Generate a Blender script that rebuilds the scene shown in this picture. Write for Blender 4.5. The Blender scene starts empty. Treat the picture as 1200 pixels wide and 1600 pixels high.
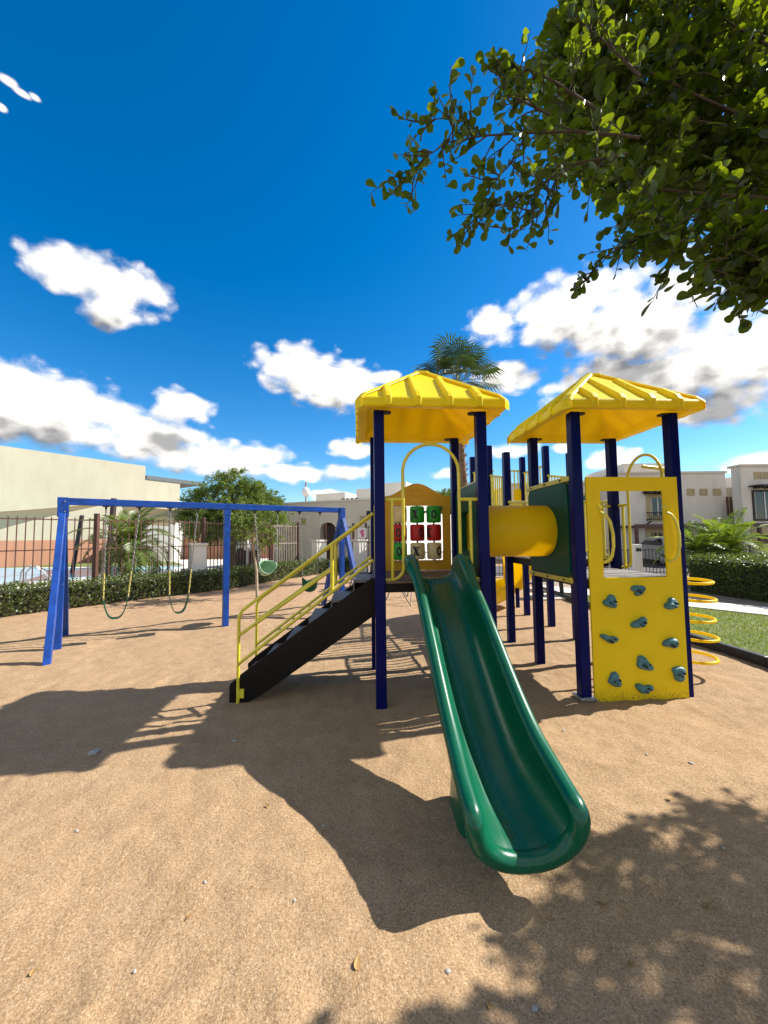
import bpy, math, random
import numpy as np
from mathutils import Vector, Matrix, noise
from math import sin, cos, pi, radians, atan2, asin, sqrt, hypot

random.seed(7)
R_ = random.Random(11)
S = bpy.context.scene
COL = S.collection

# ------------------------------------------------------------------ camera
CAM_H, F_PX, PITCH, ROLL = 1.65, 600.0, radians(3.6), radians(0.6)
_r0 = Vector((1, 0, 0)); FWD = Vector((0, cos(PITCH), sin(PITCH))); _u0 = Vector((0, -sin(PITCH), cos(PITCH)))
RGT = cos(ROLL) * _r0 - sin(ROLL) * _u0
UPV = cos(ROLL) * _u0 + sin(ROLL) * _r0
cam_d = bpy.data.cameras.new('camera')
cam = bpy.data.objects.new('camera', cam_d); COL.objects.link(cam)
cam_d.sensor_fit = 'VERTICAL'; cam_d.sensor_height = 36.0; cam_d.lens = 36.0 * F_PX / 1600.0
cam_d.clip_end = 2000; cam_d.clip_start = 0.05
M = Matrix((RGT, UPV, -FWD)).transposed().to_4x4(); M.translation = Vector((0, 0, CAM_H))
cam.matrix_world = M
S.camera = cam

def ray(px, py):
    return FWD + RGT * ((px - 600) / F_PX) - UPV * ((py - 800) / F_PX)
def at(px, py, Y):
    d = ray(px, py); return Vector((0, 0, CAM_H)) + d * (Y / d.y)
def gp(px, py, z=0.0):
    d = ray(px, py); return Vector((0, 0, CAM_H)) + d * ((z - CAM_H) / d.z)

# ------------------------------------------------------------------ light
SUN_AZ, SUN_EL = radians(75.5), radians(40.2)      # azimuth from +Y towards +X
SUN_DIR = Vector((sin(SUN_AZ) * cos(SUN_EL), cos(SUN_AZ) * cos(SUN_EL), sin(SUN_EL)))
sl = bpy.data.lights.new('sun', 'SUN'); sl.energy = 5.0; sl.angle = radians(0.5); sl.color = (1.0, 0.955, 0.88)
so = bpy.data.objects.new('sun', sl); COL.objects.link(so)
so.rotation_euler = SUN_DIR.to_track_quat('Z', 'Y').to_euler(); so.location = (20, 5, 20)

vs = S.view_settings
vs.view_transform = 'Standard'; vs.look = 'None'; vs.gamma = 1.0; vs.use_curve_mapping = False
vs.exposure = 0.97
S.render.engine = 'CYCLES'
cy = S.cycles
cy.use_denoising = True
try: cy.denoiser = 'OPENIMAGEDENOISE'
except Exception: pass
cy.max_bounces = 8; cy.diffuse_bounces = 4; cy.glossy_bounces = 3; cy.transmission_bounces = 4; cy.transparent_max_bounces = 6
cy.caustics_reflective = False; cy.caustics_refractive = False
cy.sample_clamp_indirect = 6.0

SKY_STRENGTH = 0.098
CLOUD_V = 0.70 / SKY_STRENGTH

def world():
    w = bpy.data.worlds.new('World'); S.world = w; w.use_nodes = True
    nt = w.node_tree; nt.nodes.clear(); N = nt.nodes.new; L = nt.links.new
    out = N('ShaderNodeOutputWorld'); bg = N('ShaderNodeBackground'); bg.inputs[1].default_value = SKY_STRENGTH
    L(bg.outputs[0], out.inputs[0])
    sky = N('ShaderNodeTexSky'); sky.sky_type = 'NISHITA'; sky.sun_disc = False
    sky.sun_elevation = SUN_EL; sky.sun_rotation = SUN_AZ
    sky.air_density = 1.0; sky.dust_density = 0.3; sky.ozone_density = 3.0; sky.altitude = 300
    hs = N('ShaderNodeHueSaturation'); hs.inputs['Saturation'].default_value = 1.43; hs.inputs['Hue'].default_value = .500; hs.inputs['Value'].default_value = 1.0
    L(sky.outputs[0], hs.inputs['Color'])
    # cloud field over azimuth / elevation
    g = bpy.data.node_groups.new('CloudField', 'ShaderNodeTree')
    g.interface.new_socket('P', in_out='INPUT', socket_type='NodeSocketVector')
    g.interface.new_socket('F', in_out='OUTPUT', socket_type='NodeSocketFloat')
    gi = g.nodes.new('NodeGroupInput'); go = g.nodes.new('NodeGroupOutput'); GL = g.links.new
    def gm(op, a, b=None):
        n = g.nodes.new('ShaderNodeMath'); n.operation = op
        for i, x in enumerate((a, b)):
            if x is None: continue
            if isinstance(x, (int, float)): n.inputs[i].default_value = x
            else: GL(x, n.inputs[i])
        return n.outputs[0]
    def azel(px, py):
        d = ray(px, py).normalized(); return atan2(d.x, d.y), asin(d.z)
    clouds = []
    def c(px, py, rx, ry):
        a, e = azel(px, py); a2, e2 = azel(px + rx, py); a3, e3 = azel(px, py - ry)
        clouds.append((a, e, max(abs(a2 - a), .01), max(abs(e3 - e), .006)))
    for q in ((108, 424, 84, 44), (185, 452, 84, 54), (165, 485, 48, 32), (14, 128, 20, 10), (34, 146, 22, 8), (56, 153, 14, 5), (3, 168, 9, 7),
              (20, 615, 150, 68), (110, 640, 130, 62), (230, 682, 130, 46), (345, 715, 120, 34), (450, 738, 90, 19), (40, 665, 180, 38),
              (535, 738, 55, 16), (285, 636, 52, 34),
              (470, 580, 82, 50), (530, 605, 80, 50), (600, 590, 28, 14), (548, 702, 40, 17),
              (880, 490, 120, 72), (1000, 505, 190, 115), (1130, 560, 200, 120), (1000, 590, 210, 66), (770, 508, 48, 36), (1090, 630, 150, 40),
              (790, 590, 60, 30), (800, 704, 52, 14), (962, 718, 52, 20), (1170, 722, 60, 20), (880, 700, 26, 9), (520, 774, 48, 10), (266, 770, 14, 12),
              (700, 740, 30, 10), (290, 640, 30, 20)):
        c(*q)
    # unseen clouds added behind, beside and overhead as neutral fill light
    for a, e, ra, re in ((1.45, .42, .42, .24), (2.0, .65, .6, .40), (3.14, .60, 1.45, .52), (-3.14, .60, 1.45, .52), (-1.85, .5, .55, .40), (0, 1.57, 3.6, .42), (-1.4, .22, .35, .10)):
        clouds.append((a, e, ra, re))
    m = None
    for a, e, ra, re in clouds:
        v = g.nodes.new('ShaderNodeVectorMath'); v.operation = 'MULTIPLY_ADD'
        GL(gi.outputs[0], v.inputs[0]); v.inputs[1].default_value = (1 / ra, 1 / re, 0); v.inputs[2].default_value = (-a / ra, -e / re, 0)
        l = g.nodes.new('ShaderNodeVectorMath'); l.operation = 'LENGTH'; GL(v.outputs[0], l.inputs[0])
        if m is None: m = l.outputs['Value']
        else:
            n = g.nodes.new('ShaderNodeMath'); n.operation = 'SMOOTH_MIN'; n.inputs[2].default_value = .25
            GL(m, n.inputs[0]); GL(l.outputs['Value'], n.inputs[1]); m = n.outputs[0]
    base = gm('MULTIPLY', gm('SUBTRACT', .97, m), 1.55)
    base = gm('MAXIMUM', base, -1.5)
    sc_ = g.nodes.new('ShaderNodeVectorMath'); sc_.operation = 'MULTIPLY'; GL(gi.outputs[0], sc_.inputs[0]); sc_.inputs[1].default_value = (1.0, 1.55, 1)
    def nz(scale, detail, rough, dist):
        n = g.nodes.new('ShaderNodeTexNoise'); n.noise_dimensions = '2D'
        n.inputs['Scale'].default_value = scale; n.inputs['Detail'].default_value = detail
        n.inputs['Roughness'].default_value = rough; n.inputs['Distortion'].default_value = dist
        GL(sc_.outputs[0], n.inputs['Vector']); return n.outputs[0]
    n1 = nz(9.0, 9, .60, .25); n2 = nz(24, 6, .6, .1)
    vo = g.nodes.new('ShaderNodeTexVoronoi'); vo.voronoi_dimensions = '2D'; vo.feature = 'SMOOTH_F1'; vo.inputs['Scale'].default_value = 22
    vo.inputs['Smoothness'].default_value = .6
    wv = g.nodes.new('ShaderNodeVectorMath'); wv.operation = 'ADD'; GL(sc_.outputs[0], wv.inputs[0])
    wn = g.nodes.new('ShaderNodeTexNoise'); wn.inputs['Scale'].default_value = 14; wn.inputs['Detail'].default_value = 4; GL(sc_.outputs[0], wn.inputs['Vector'])
    ws = g.nodes.new('ShaderNodeVectorMath'); ws.operation = 'SCALE'; ws.inputs['Scale'].default_value = .05; GL(wn.outputs['Color'], ws.inputs[0])
    GL(ws.outputs[0], wv.inputs[1]); GL(wv.outputs[0], vo.inputs['Vector'])
    t = gm('MULTIPLY', gm('SUBTRACT', n1, .5), 1.75)
    t = gm('ADD', t, gm('MULTIPLY', gm('SUBTRACT', n2, .5), .4))
    t = gm('ADD', t, gm('MULTIPLY', gm('SUBTRACT', .40, vo.outputs['Distance']), 1.0))
    env = g.nodes.new('ShaderNodeMapRange'); env.interpolation_type = 'SMOOTHSTEP'; env.inputs[1].default_value = -.75; env.inputs[2].default_value = .10; GL(base, env.inputs[0])
    GL(gm('ADD', base, gm('MULTIPLY', t, env.outputs[0])), go.inputs[0])

    tc = N('ShaderNodeTexCoord'); sx = N('ShaderNodeSeparateXYZ'); L(tc.outputs['Generated'], sx.inputs[0])
    def m_(op, a, b=None, c=None, clamp=False):
        n = N('ShaderNodeMath'); n.operation = op; n.use_clamp = clamp
        for i, x in enumerate((a, b, c)):
            if x is None: continue
            if isinstance(x, (int, float)): n.inputs[i].default_value = x
            else: L(x, n.inputs[i])
        return n.outputs[0]
    az = m_('ARCTAN2', sx.outputs[0], sx.outputs[1]); el = m_('ARCSINE', sx.outputs[2])
    cv = N('ShaderNodeCombineXYZ'); L(az, cv.inputs[0]); L(el, cv.inputs[1])
    def field(vec):
        n = N('ShaderNodeGroup'); n.node_tree = g; L(vec, n.inputs[0]); return n.outputs[0]
    def shift(dx, dy):
        n = N('ShaderNodeVectorMath'); n.operation = 'ADD'; L(cv.outputs[0], n.inputs[0]); n.inputs[1].default_value = (dx, dy, 0); return n.outputs[0]
    def ramp(x, lo, hi):
        n = N('ShaderNodeMapRange'); n.interpolation_type = 'SMOOTHSTEP'; n.inputs[1].default_value = lo; n.inputs[2].default_value = hi
        L(x, n.inputs[0]); return n.outputs[0]
    f0 = field(cv.outputs[0]); f1 = field(shift(.022, .035)); f2 = field(shift(.03, .085))
    dens = ramp(f0, -.12, .85)
    above = m_('GREATER_THAN', sx.outputs[2], 0.0)
    dens = m_('MULTIPLY', dens, above)
    # light from high on the right: what lies towards the sun shades what lies behind it
    shade = m_('ADD', m_('MULTIPLY', ramp(f2, .10, 1.45), .80), m_('MULTIPLY', ramp(m_('SUBTRACT', f1, f0), -.2, .8), .26))
    mx = N('ShaderNodeMix'); mx.data_type = 'RGBA'
    mx.inputs['A'].default_value = (1.0 * CLOUD_V, .96 * CLOUD_V, .90 * CLOUD_V, 1)
    mx.inputs['B'].default_value = (.20 * CLOUD_V, .205 * CLOUD_V, .22 * CLOUD_V, 1)
    L(shade, mx.inputs['Factor'])
    fin = N('ShaderNodeMix'); fin.data_type = 'RGBA'
    L(dens, fin.inputs['Factor']); L(hs.outputs[0], fin.inputs['A']); L(mx.outputs['Result'], fin.inputs['B'])
    L(fin.outputs['Result'], bg.inputs[0])
    w.cycles.sampling_method = 'MANUAL'; w.cycles.sample_map_resolution = 512
world()

# ------------------------------------------------------------------ materials
def new_mat(name):
    m = bpy.data.materials.new(name); m.use_nodes = True
    nt = m.node_tree; b = nt.nodes['Principled BSDF']
    return m, nt, b
def noise_node(nt, scale, detail=4, rough=.55, coord='Object', vec=None):
    tc = nt.nodes.new('ShaderNodeTexCoord'); n = nt.nodes.new('ShaderNodeTexNoise')
    n.inputs['Scale'].default_value = scale; n.inputs['Detail'].default_value = detail; n.inputs['Roughness'].default_value = rough
    nt.links.new(vec if vec else tc.outputs[coord], n.inputs['Vector']); return n.outputs[0]
def rng(nt, x, a, b, lo=0., hi=1.):
    n = nt.nodes.new('ShaderNodeMapRange'); n.inputs[1].default_value = a; n.inputs[2].default_value = b
    n.inputs[3].default_value = lo; n.inputs[4].default_value = hi; nt.links.new(x, n.inputs[0]); return n.outputs[0]
def mixc(nt, f, a, b):
    n = nt.nodes.new('ShaderNodeMix'); n.data_type = 'RGBA'
    for k, x in (('Factor', f), ('A', a), ('B', b)):
        if isinstance(x, tuple): n.inputs[k].default_value = (*x, 1)
        elif isinstance(x, (int, float)): n.inputs[k].default_value = x
        else: nt.links.new(x, n.inputs[k])
    return n.outputs['Result']
def bump(nt, b, h, strength, dist):
    n = nt.nodes.new('ShaderNodeBump'); n.inputs['Strength'].default_value = strength; n.inputs['Distance'].default_value = dist
    nt.links.new(h, n.inputs['Height'])
    if b.inputs['Normal'].is_linked:
        nt.links.new(b.inputs['Normal'].links[0].from_socket, n.inputs['Normal'])
    nt.links.new(n.outputs[0], b.inputs['Normal'])
def scl(c, k): return tuple(min(1, x * k) for x in c)
def pm(name, col, rough=.5, var=.12, scale=6, metal=0, coat=0, trans=None, tw=0.0, bmp=0, bscale=60, spec=.5, rvar=.1, wear=None, wear_th=.64, coord='Object', wscale=9):
    m, nt, b = new_mat(name)
    n = noise_node(nt, scale, 6, .6, coord)
    c = mixc(nt, rng(nt, n, .3, .7), scl(col, 1 - var), scl(col, 1 + var))
    if wear:
        n2 = noise_node(nt, wscale, 9, .7, coord)
        c = mixc(nt, rng(nt, n2, wear_th, wear_th + .06), c, wear)
    nt.links.new(c, b.inputs['Base Color'])
    n3 = noise_node(nt, scale * 3, 5, .6, coord)
    nt.links.new(rng(nt, n3, .3, .7, max(.02, rough - rvar), min(1, rough + rvar)), b.inputs['Roughness'])
    b.inputs['Metallic'].default_value = metal; b.inputs['Specular IOR Level'].default_value = spec
    b.inputs['Coat Weight'].default_value = coat; b.inputs['Coat Roughness'].default_value = .12
    if bmp: bump(nt, b, noise_node(nt, bscale, 6, .65, coord), .6, bmp)
    if tw:
        t = nt.nodes.new('ShaderNodeBsdfTranslucent'); t.inputs[0].default_value = (*trans, 1)
        mx = nt.nodes.new('ShaderNodeMixShader'); mx.inputs[0].default_value = tw
        nt.links.new(b.outputs[0], mx.inputs[1]); nt.links.new(t.outputs[0], mx.inputs[2])
        nt.links.new(mx.outputs[0], nt.nodes['Material Output'].inputs[0])
    return m

MT = {}
MT['navy'] = pm('navy_paint', (.0025, .006, .085), .30, .15, 5, spec=.10, rvar=.03)
MT['blue'] = pm('blue_paint', (.004, .048, .27), .38, .3, 7, spec=.35, coat=.1, wear=(.07, .13, .36), wear_th=.63, bmp=.0008, bscale=70)
MT['yplastic'] = pm('yellow_plastic', (.84, .65, .008), .38, .06, 4, spec=.25, trans=(.95, .72, .01), tw=.45, bmp=.0006, bscale=120)
MT['yroof'] = pm('yellow_roof_plastic', (.90, .80, .012), .42, .05, 3, spec=.3, trans=(.95, .64, .01), tw=.30, bmp=.0007, bscale=120)
MT['ymetal'] = pm('yellow_tube_paint', (.68, .57, .035), .38, .15, 9, coat=.3, bmp=.0005, bscale=200)
MT['orange_panel'] = pm('warm_yellow_panel', (.78, .45, .02), .45, .06, 5, trans=(.9, .5, .02), tw=.2, bmp=.0005, bscale=150)
MT['dgreen'] = pm('dark_green_plastic', (.002, .068, .036), .40, .12, 4, spec=.18, rvar=.03)
MT['black_metal'] = pm('dark_brown_steel', (.008, .0055, .0045), .5, .3, 12, spec=.2, bmp=.0008, bscale=120)
MT['tread'] = pm('plated_tread', (.12, .115, .12), .5, .3, 30, bmp=.002, bscale=160)
MT['deck'] = pm('coated_deck', (.21, .19, .17), .6, .25, 18, bmp=.002, bscale=140)
MT['brown_deck'] = pm('brown_coated_deck', (.16, .10, .06), .6, .25, 18, bmp=.002, bscale=140)
MT['hold'] = pm('teal_resin', (.055, .17, .20), .5, .25, 30, bmp=.002, bscale=90)
MT['dark'] = pm('black_rubber', (.012, .012, .013), .6, .2, 20)
MT['letter'] = pm('black_lettering', (.012, .012, .012), .55, .1, 20)
MT['drum_green'] = pm('drum_green', (.03, .40, .04), .4, .1, 9, trans=(.05, .5, .05), tw=.15)
MT['drum_red'] = pm('drum_red', (.60, .014, .016), .4, .1, 9, trans=(.7, .03, .02), tw=.15)
MT['drum_cream'] = pm('drum_cream', (.80, .66, .36), .45, .15, 9, trans=(.8, .6, .25), tw=.2)
MT['chain'] = pm('galvanised_chain', (.25, .24, .22), .45, .3, 40, metal=.7)
MT['sleeve'] = pm('yellow_sleeve', (.50, .42, .06), .5, .3, 20)
MT['bolt'] = pm('steel_bolt', (.4, .4, .4), .35, .2, 30, metal=.9)
MT['rust_iron'] = pm('rust_brown_iron', (.085, .035, .024), .6, .3, 8, bmp=.001, bscale=80)
MT['iron'] = pm('dark_iron', (.02, .017, .016), .6, .3, 10)
MT['grey_bar'] = pm('pale_bar_paint', (.30, .25, .20), .5, .2, 14)
MT['cream'] = pm('cream_stucco', (.385, .36, .27), .9, .07, .35, bmp=.006, bscale=9)
MT['brown_band'] = pm('terracotta_stucco', (.36, .18, .11), .9, .08, .5, bmp=.006, bscale=9)
MT['beige'] = pm('beige_stucco', (.66, .58, .48), .9, .07, .4, bmp=.005, bscale=9)
MT['white'] = pm('white_stucco', (.78, .75, .69), .9, .05, .4, bmp=.005, bscale=9)
MT['white2'] = pm('offwhite_stucco', (.70, .645, .57), .9, .06, .4, bmp=.005, bscale=9)
MT['tan'] = pm('tan_trim', (.42, .33, .19), .85, .1, 3, bmp=.003, bscale=20)
MT['grey_slab'] = pm('grey_slab', (.085, .10, .11), .7, .15, 2)
MT['wood'] = pm('dark_wood', (.035, .018, .016), .6, .3, 5, bmp=.002, bscale=40)
MT['frame_white'] = pm('white_frame', (.7, .7, .7), .4, .05, 5)
MT['sail'] = pm('sand_shade_cloth', (.44, .385, .275), .85, .06, 3, trans=(.75, .6, .38), tw=.35, bmp=.001, bscale=300)
MT['concrete'] = pm('pale_concrete', (.56, .51, .44), .9, .1, 1.4, bmp=.003, bscale=30)
MT['asphalt'] = pm('asphalt', (.07, .068, .066), .9, .2, 2, bmp=.004, bscale=60)
MT['curb_black'] = pm('black_edging', (.018, .017, .017), .55, .3, 8, bmp=.002, bscale=40)
MT['trunk'] = pm('bark', (.055, .04, .03), .9, .3, 14, bmp=.01, bscale=30)
MT['pale_trunk'] = pm('pale_bark', (.34, .27, .19), .9, .25, 14, bmp=.006, bscale=40)
MT['palm_trunk'] = pm('palm_bark', (.20, .12, .075), .9, .4, 18, bmp=.015, bscale=26)
MT['petiole'] = pm('petiole', (.16, .17, .04), .6, .2, 8)
MT['stone'] = pm('grey_stone', (.34, .32, .30), .85, .2, 30, bmp=.003, bscale=80)
MT['silver'] = pm('silver_car_paint', (.40, .40, .40), .35, .05, 3, metal=.15, coat=.4)
MT['red_lens'] = pm('red_lens', (.45, .01, .01), .2, .1, 5, coat=.6)
MT['tyre'] = pm('tyre', (.015, .015, .015), .8, .2, 20)
MT['pink'] = pm('pink_print', (.65, .12, .25), .6, .3, 14)
MT['paper'] = pm('white_banner', (.75, .73, .72), .6, .05, 8)

def stain(m, col, amt):
    nt = m.node_tree; b = nt.nodes['Principled BSDF']; src = b.inputs['Base Color'].links[0].from_socket
    tc = nt.nodes.new('ShaderNodeTexCoord'); mp = nt.nodes.new('ShaderNodeMapping'); mp.inputs['Scale'].default_value = (1.6, 1.6, .22); nt.links.new(tc.outputs['Object'], mp.inputs[0])
    n = noise_node(nt, 1.0, 7, .68, vec=mp.outputs[0]); n2 = noise_node(nt, .5, 4)
    c = mixc(nt, rng(nt, n, .50, .72, 0, amt), src, col); c = mixc(nt, rng(nt, n2, .45, .7, 0, amt * .6), c, col)
    nt.links.new(c, b.inputs['Base Color'])
for k_, c_ in (('cream', (.32, .29, .21)), ('white', (.5, .46, .40)), ('white2', (.46, .40, .33)), ('beige', (.46, .40, .32)), ('brown_band', (.25, .13, .09))): stain(MT[k_], c_, .45)
def glass_mat():
    m, nt, b = new_mat('window_glass')
    n = noise_node(nt, 1.3, 3)
    nt.links.new(mixc(nt, rng(nt, n, .35, .65), (.012, .014, .016), (.035, .04, .045)), b.inputs['Base Color'])
    b.inputs['Roughness'].default_value = .06; b.inputs['Coat Weight'].default_value = .5
    return m
MT['glass'] = glass_mat()

def leaf_mat(name, a, b_, tr, tw=.35, rough=.45, scale=3.0, spec=.5):
    m, nt, b = new_mat(name)
    n = noise_node(nt, scale, 3); n2 = noise_node(nt, scale * 9, 3)
    c = mixc(nt, rng(nt, n, .35, .65), a, b_)
    c = mixc(nt, rng(nt, n2, .3, .75, 0, .5), c, scl(b_, 1.5))
    nt.links.new(c, b.inputs['Base Color']); b.inputs['Roughness'].default_value = rough; b.inputs['Specular IOR Level'].default_value = spec
    t = nt.nodes.new('ShaderNodeBsdfTranslucent'); t.inputs[0].default_value = (*tr, 1)
    mx = nt.nodes.new('ShaderNodeMixShader'); mx.inputs[0].default_value = tw
    nt.links.new(b.outputs[0], mx.inputs[1]); nt.links.new(t.outputs[0], mx.inputs[2])
    nt.links.new(mx.outputs[0], nt.nodes['Material Output'].inputs[0])
    return m
MT['leaf'] = leaf_mat('broad_leaf', (.006, .016, .002), (.012, .028, .003), (.27, .35, .008), .40, .36, spec=.4)
MT['hedge_leaf'] = leaf_mat('hedge_leaf', (.045, .075, .014), (.085, .11, .026), (.14, .19, .02), .25, .42, 5)
MT['hedge_leaf2'] = leaf_mat('clipped_hedge_leaf', (.04, .075, .010), (.075, .12, .014), (.18, .24, .02), .25, .4, 5)
MT['mesquite'] = leaf_mat('feathery_leaf', (.06, .11, .016), (.12, .165, .03), (.25, .33, .03), .35, .55, 1.2)
MT['palm_leaf'] = leaf_mat('palm_leaf', (.06, .105, .016), (.10, .145, .028), (.26, .32, .03), .3, .42, 3)
MT['fan_leaf'] = leaf_mat('fan_palm_leaf', (.018, .045, .012), (.035, .065, .016), (.07, .12, .015), .25, .4, 3)
MT['cycad_leaf'] = leaf_mat('bright_palm_leaf', (.08, .15, .012), (.13, .20, .02), (.30, .40, .03), .35, .42, 3)
MT['grass'] = leaf_mat('lawn_blade', (.09, .14, .014), (.15, .19, .03), (.32, .40, .03), .3, .55, 2)
MT['dry_leaf'] = pm('dry_leaf', (.30, .17, .05), .7, .3, 30)

def sand_mat():
    m, nt, b = new_mat('coarse_sand')
    big = noise_node(nt, .55, 5, .6); mid = noise_node(nt, 4.5, 6, .65); fine = noise_node(nt, 90, 3, .7); grain = noise_node(nt, 260, 2, .8)
    c = mixc(nt, rng(nt, big, .35, .65), (.44, .292, .160), (.405, .262, .143))
    ty = nt.nodes.new('ShaderNodeTexCoord'); sy = nt.nodes.new('ShaderNodeSeparateXYZ'); nt.links.new(ty.outputs['Object'], sy.inputs[0])
    c = mixc(nt, rng(nt, sy.outputs[1], 6.0, 12.5, 0, .75), c, (.43, .255, .165))      # redder soil towards the hedge
    c = mixc(nt, rng(nt, mid, .38, .68, 0, .7), c, (.29, .18, .088))
    vg = nt.nodes.new('ShaderNodeTexVoronoi'); vg.inputs['Scale'].default_value = 165; vg.inputs['Randomness'].default_value = 1
    tg = nt.nodes.new('ShaderNodeTexCoord'); nt.links.new(tg.outputs['Object'], vg.inputs['Vector']); sg = nt.nodes.new('ShaderNodeSeparateColor'); nt.links.new(vg.outputs['Color'], sg.inputs[0])
    c = mixc(nt, rng(nt, sg.outputs[0], .62, .95, 0, .50), c, (.17, .105, .055)); c = mixc(nt, rng(nt, sg.outputs[1], .70, .95, 0, .45), c, (.60, .45, .29))
    c = mixc(nt, rng(nt, fine, .53, .66, 0, .65), c, (.19, .115, .062))
    lt = noise_node(nt, 120, 2, .7); c = mixc(nt, rng(nt, lt, .58, .68, 0, .75), c, (.56, .42, .27))
    c = mixc(nt, rng(nt, grain, .60, .72, 0, .5), c, (.20, .13, .085))
    v = nt.nodes.new('ShaderNodeTexVoronoi'); v.inputs['Scale'].default_value = 55
    tc = nt.nodes.new('ShaderNodeTexCoord'); nt.links.new(tc.outputs['Object'], v.inputs['Vector'])
    spk = nt.nodes.new('ShaderNodeMath'); spk.operation = 'LESS_THAN'; spk.inputs[1].default_value = .09; nt.links.new(v.outputs['Distance'], spk.inputs[0])
    sel = nt.nodes.new('ShaderNodeSeparateColor'); nt.links.new(v.outputs['Color'], sel.inputs[0])
    g = nt.nodes.new('ShaderNodeMath'); g.operation = 'GREATER_THAN'; g.inputs[1].default_value = .8; nt.links.new(sel.outputs[0], g.inputs[0])
    mu = nt.nodes.new('ShaderNodeMath'); mu.operation = 'MULTIPLY'; nt.links.new(spk.outputs[0], mu.inputs[0]); nt.links.new(g.outputs[0], mu.inputs[1])
    c = mixc(nt, mu.outputs[0], c, (.12, .085, .06))
    nt.links.new(c, b.inputs['Base Color']); b.inputs['Roughness'].default_value = .95; b.inputs['Specular IOR Level'].default_value = .15
    bump(nt, b, noise_node(nt, 9, 6, .65), .4, .03)
    bump(nt, b, noise_node(nt, 34, 4, .7), .7, .012)
    bump(nt, b, sg.outputs[2], .8, .004)
    bump(nt, b, grain, .6, .0045)
    return m
MT['sand'] = sand_mat()
def turf_mat():
    m, nt, b = new_mat('turf')
    n = noise_node(nt, 1.2, 5, .6); n2 = noise_node(nt, 40, 4, .7)
    c = mixc(nt, rng(nt, n, .35, .65), (.10, .135, .025), (.16, .17, .045)); c = mixc(nt, rng(nt, n2, .45, .7, 0, .6), c, (.06, .08, .02))
    nt.links.new(c, b.inputs['Base Color']); b.inputs['Roughness'].default_value = .9
    bump(nt, b, n2, .8, .02); return m
MT['turf'] = turf_mat()
def water_mat():
    m, nt, b = new_mat('pool_water')
    n = noise_node(nt, 1.6, 4)
    nt.links.new(mixc(nt, rng(nt, n, .35, .65), (.16, .50, .74), (.30, .66, .84)), b.inputs['Base Color'])
    b.inputs['Roughness'].default_value = .12; b.inputs['Specular IOR Level'].default_value = .2
    bump(nt, b, noise_node(nt, 3.5, 4), .4, .03); return m
MT['water'] = water_mat()
def slide_mat():
    m, nt, b = new_mat('green_plastic')
    tc = nt.nodes.new('ShaderNodeTexCoord'); mp = nt.nodes.new('ShaderNodeMapping'); mp.inputs['Scale'].default_value = (95, 2.6, 2.6); nt.links.new(tc.outputs['Object'], mp.inputs[0])
    st = noise_node(nt, 1.0, 5, .65, vec=mp.outputs[0]); bl = noise_node(nt, 3.2, 5, .6); sp = noise_node(nt, 75, 3, .7)
    c = mixc(nt, rng(nt, bl, .3, .7), (.001, .075, .034), (.002, .098, .047))
    c = mixc(nt, rng(nt, st, .60, .78, 0, .25), c, (.02, .17, .10))          # rubbed streaks along the chute
    c = mixc(nt, rng(nt, sp, .66, .80, 0, .35), c, (.20, .17, .11))          # grains of sand stuck to it
    nt.links.new(c, b.inputs['Base Color']); nt.links.new(rng(nt, st, .35, .75, .20, .42), b.inputs['Roughness'])
    b.inputs['Specular IOR Level'].default_value = .36; b.inputs['Coat Weight'].default_value = .12
    return m
MT['green'] = slide_mat()
def climb_mat():
    m, nt, b = new_mat('climbing_panel_yellow')
    tc = nt.nodes.new('ShaderNodeTexCoord'); sx = nt.nodes.new('ShaderNodeSeparateXYZ'); nt.links.new(tc.outputs['Object'], sx.inputs[0])
    n = noise_node(nt, 5, 5)
    c = mixc(nt, rng(nt, n, .3, .7), (.78, .545, .004), (.82, .585, .006))
    mp = nt.nodes.new('ShaderNodeMapping'); mp.inputs['Scale'].default_value = (85, 85, 34); nt.links.new(tc.outputs['Object'], mp.inputs[0])
    sc = noise_node(nt, 1.0, 6, .7, vec=mp.outputs[0])
    # shoe scuffs and splashed grit near the foot of the panel, a few up the middle
    low = rng(nt, sx.outputs[2], .20, .0, 0.0, .17)
    a = nt.nodes.new('ShaderNodeMath'); a.operation = 'ADD'; nt.links.new(sc, a.inputs[0]); nt.links.new(low, a.inputs[1])
    c = mixc(nt, rng(nt, a.outputs[0], .67, .75, 0, .8), c, (.13, .075, .03))
    nt.links.new(c, b.inputs['Base Color']); b.inputs['Roughness'].default_value = .45; b.inputs['Specular IOR Level'].default_value = .22
    bump(nt, b, noise_node(nt, 140, 4), .3, .0008); return m
MT['climb'] = climb_mat()

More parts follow.
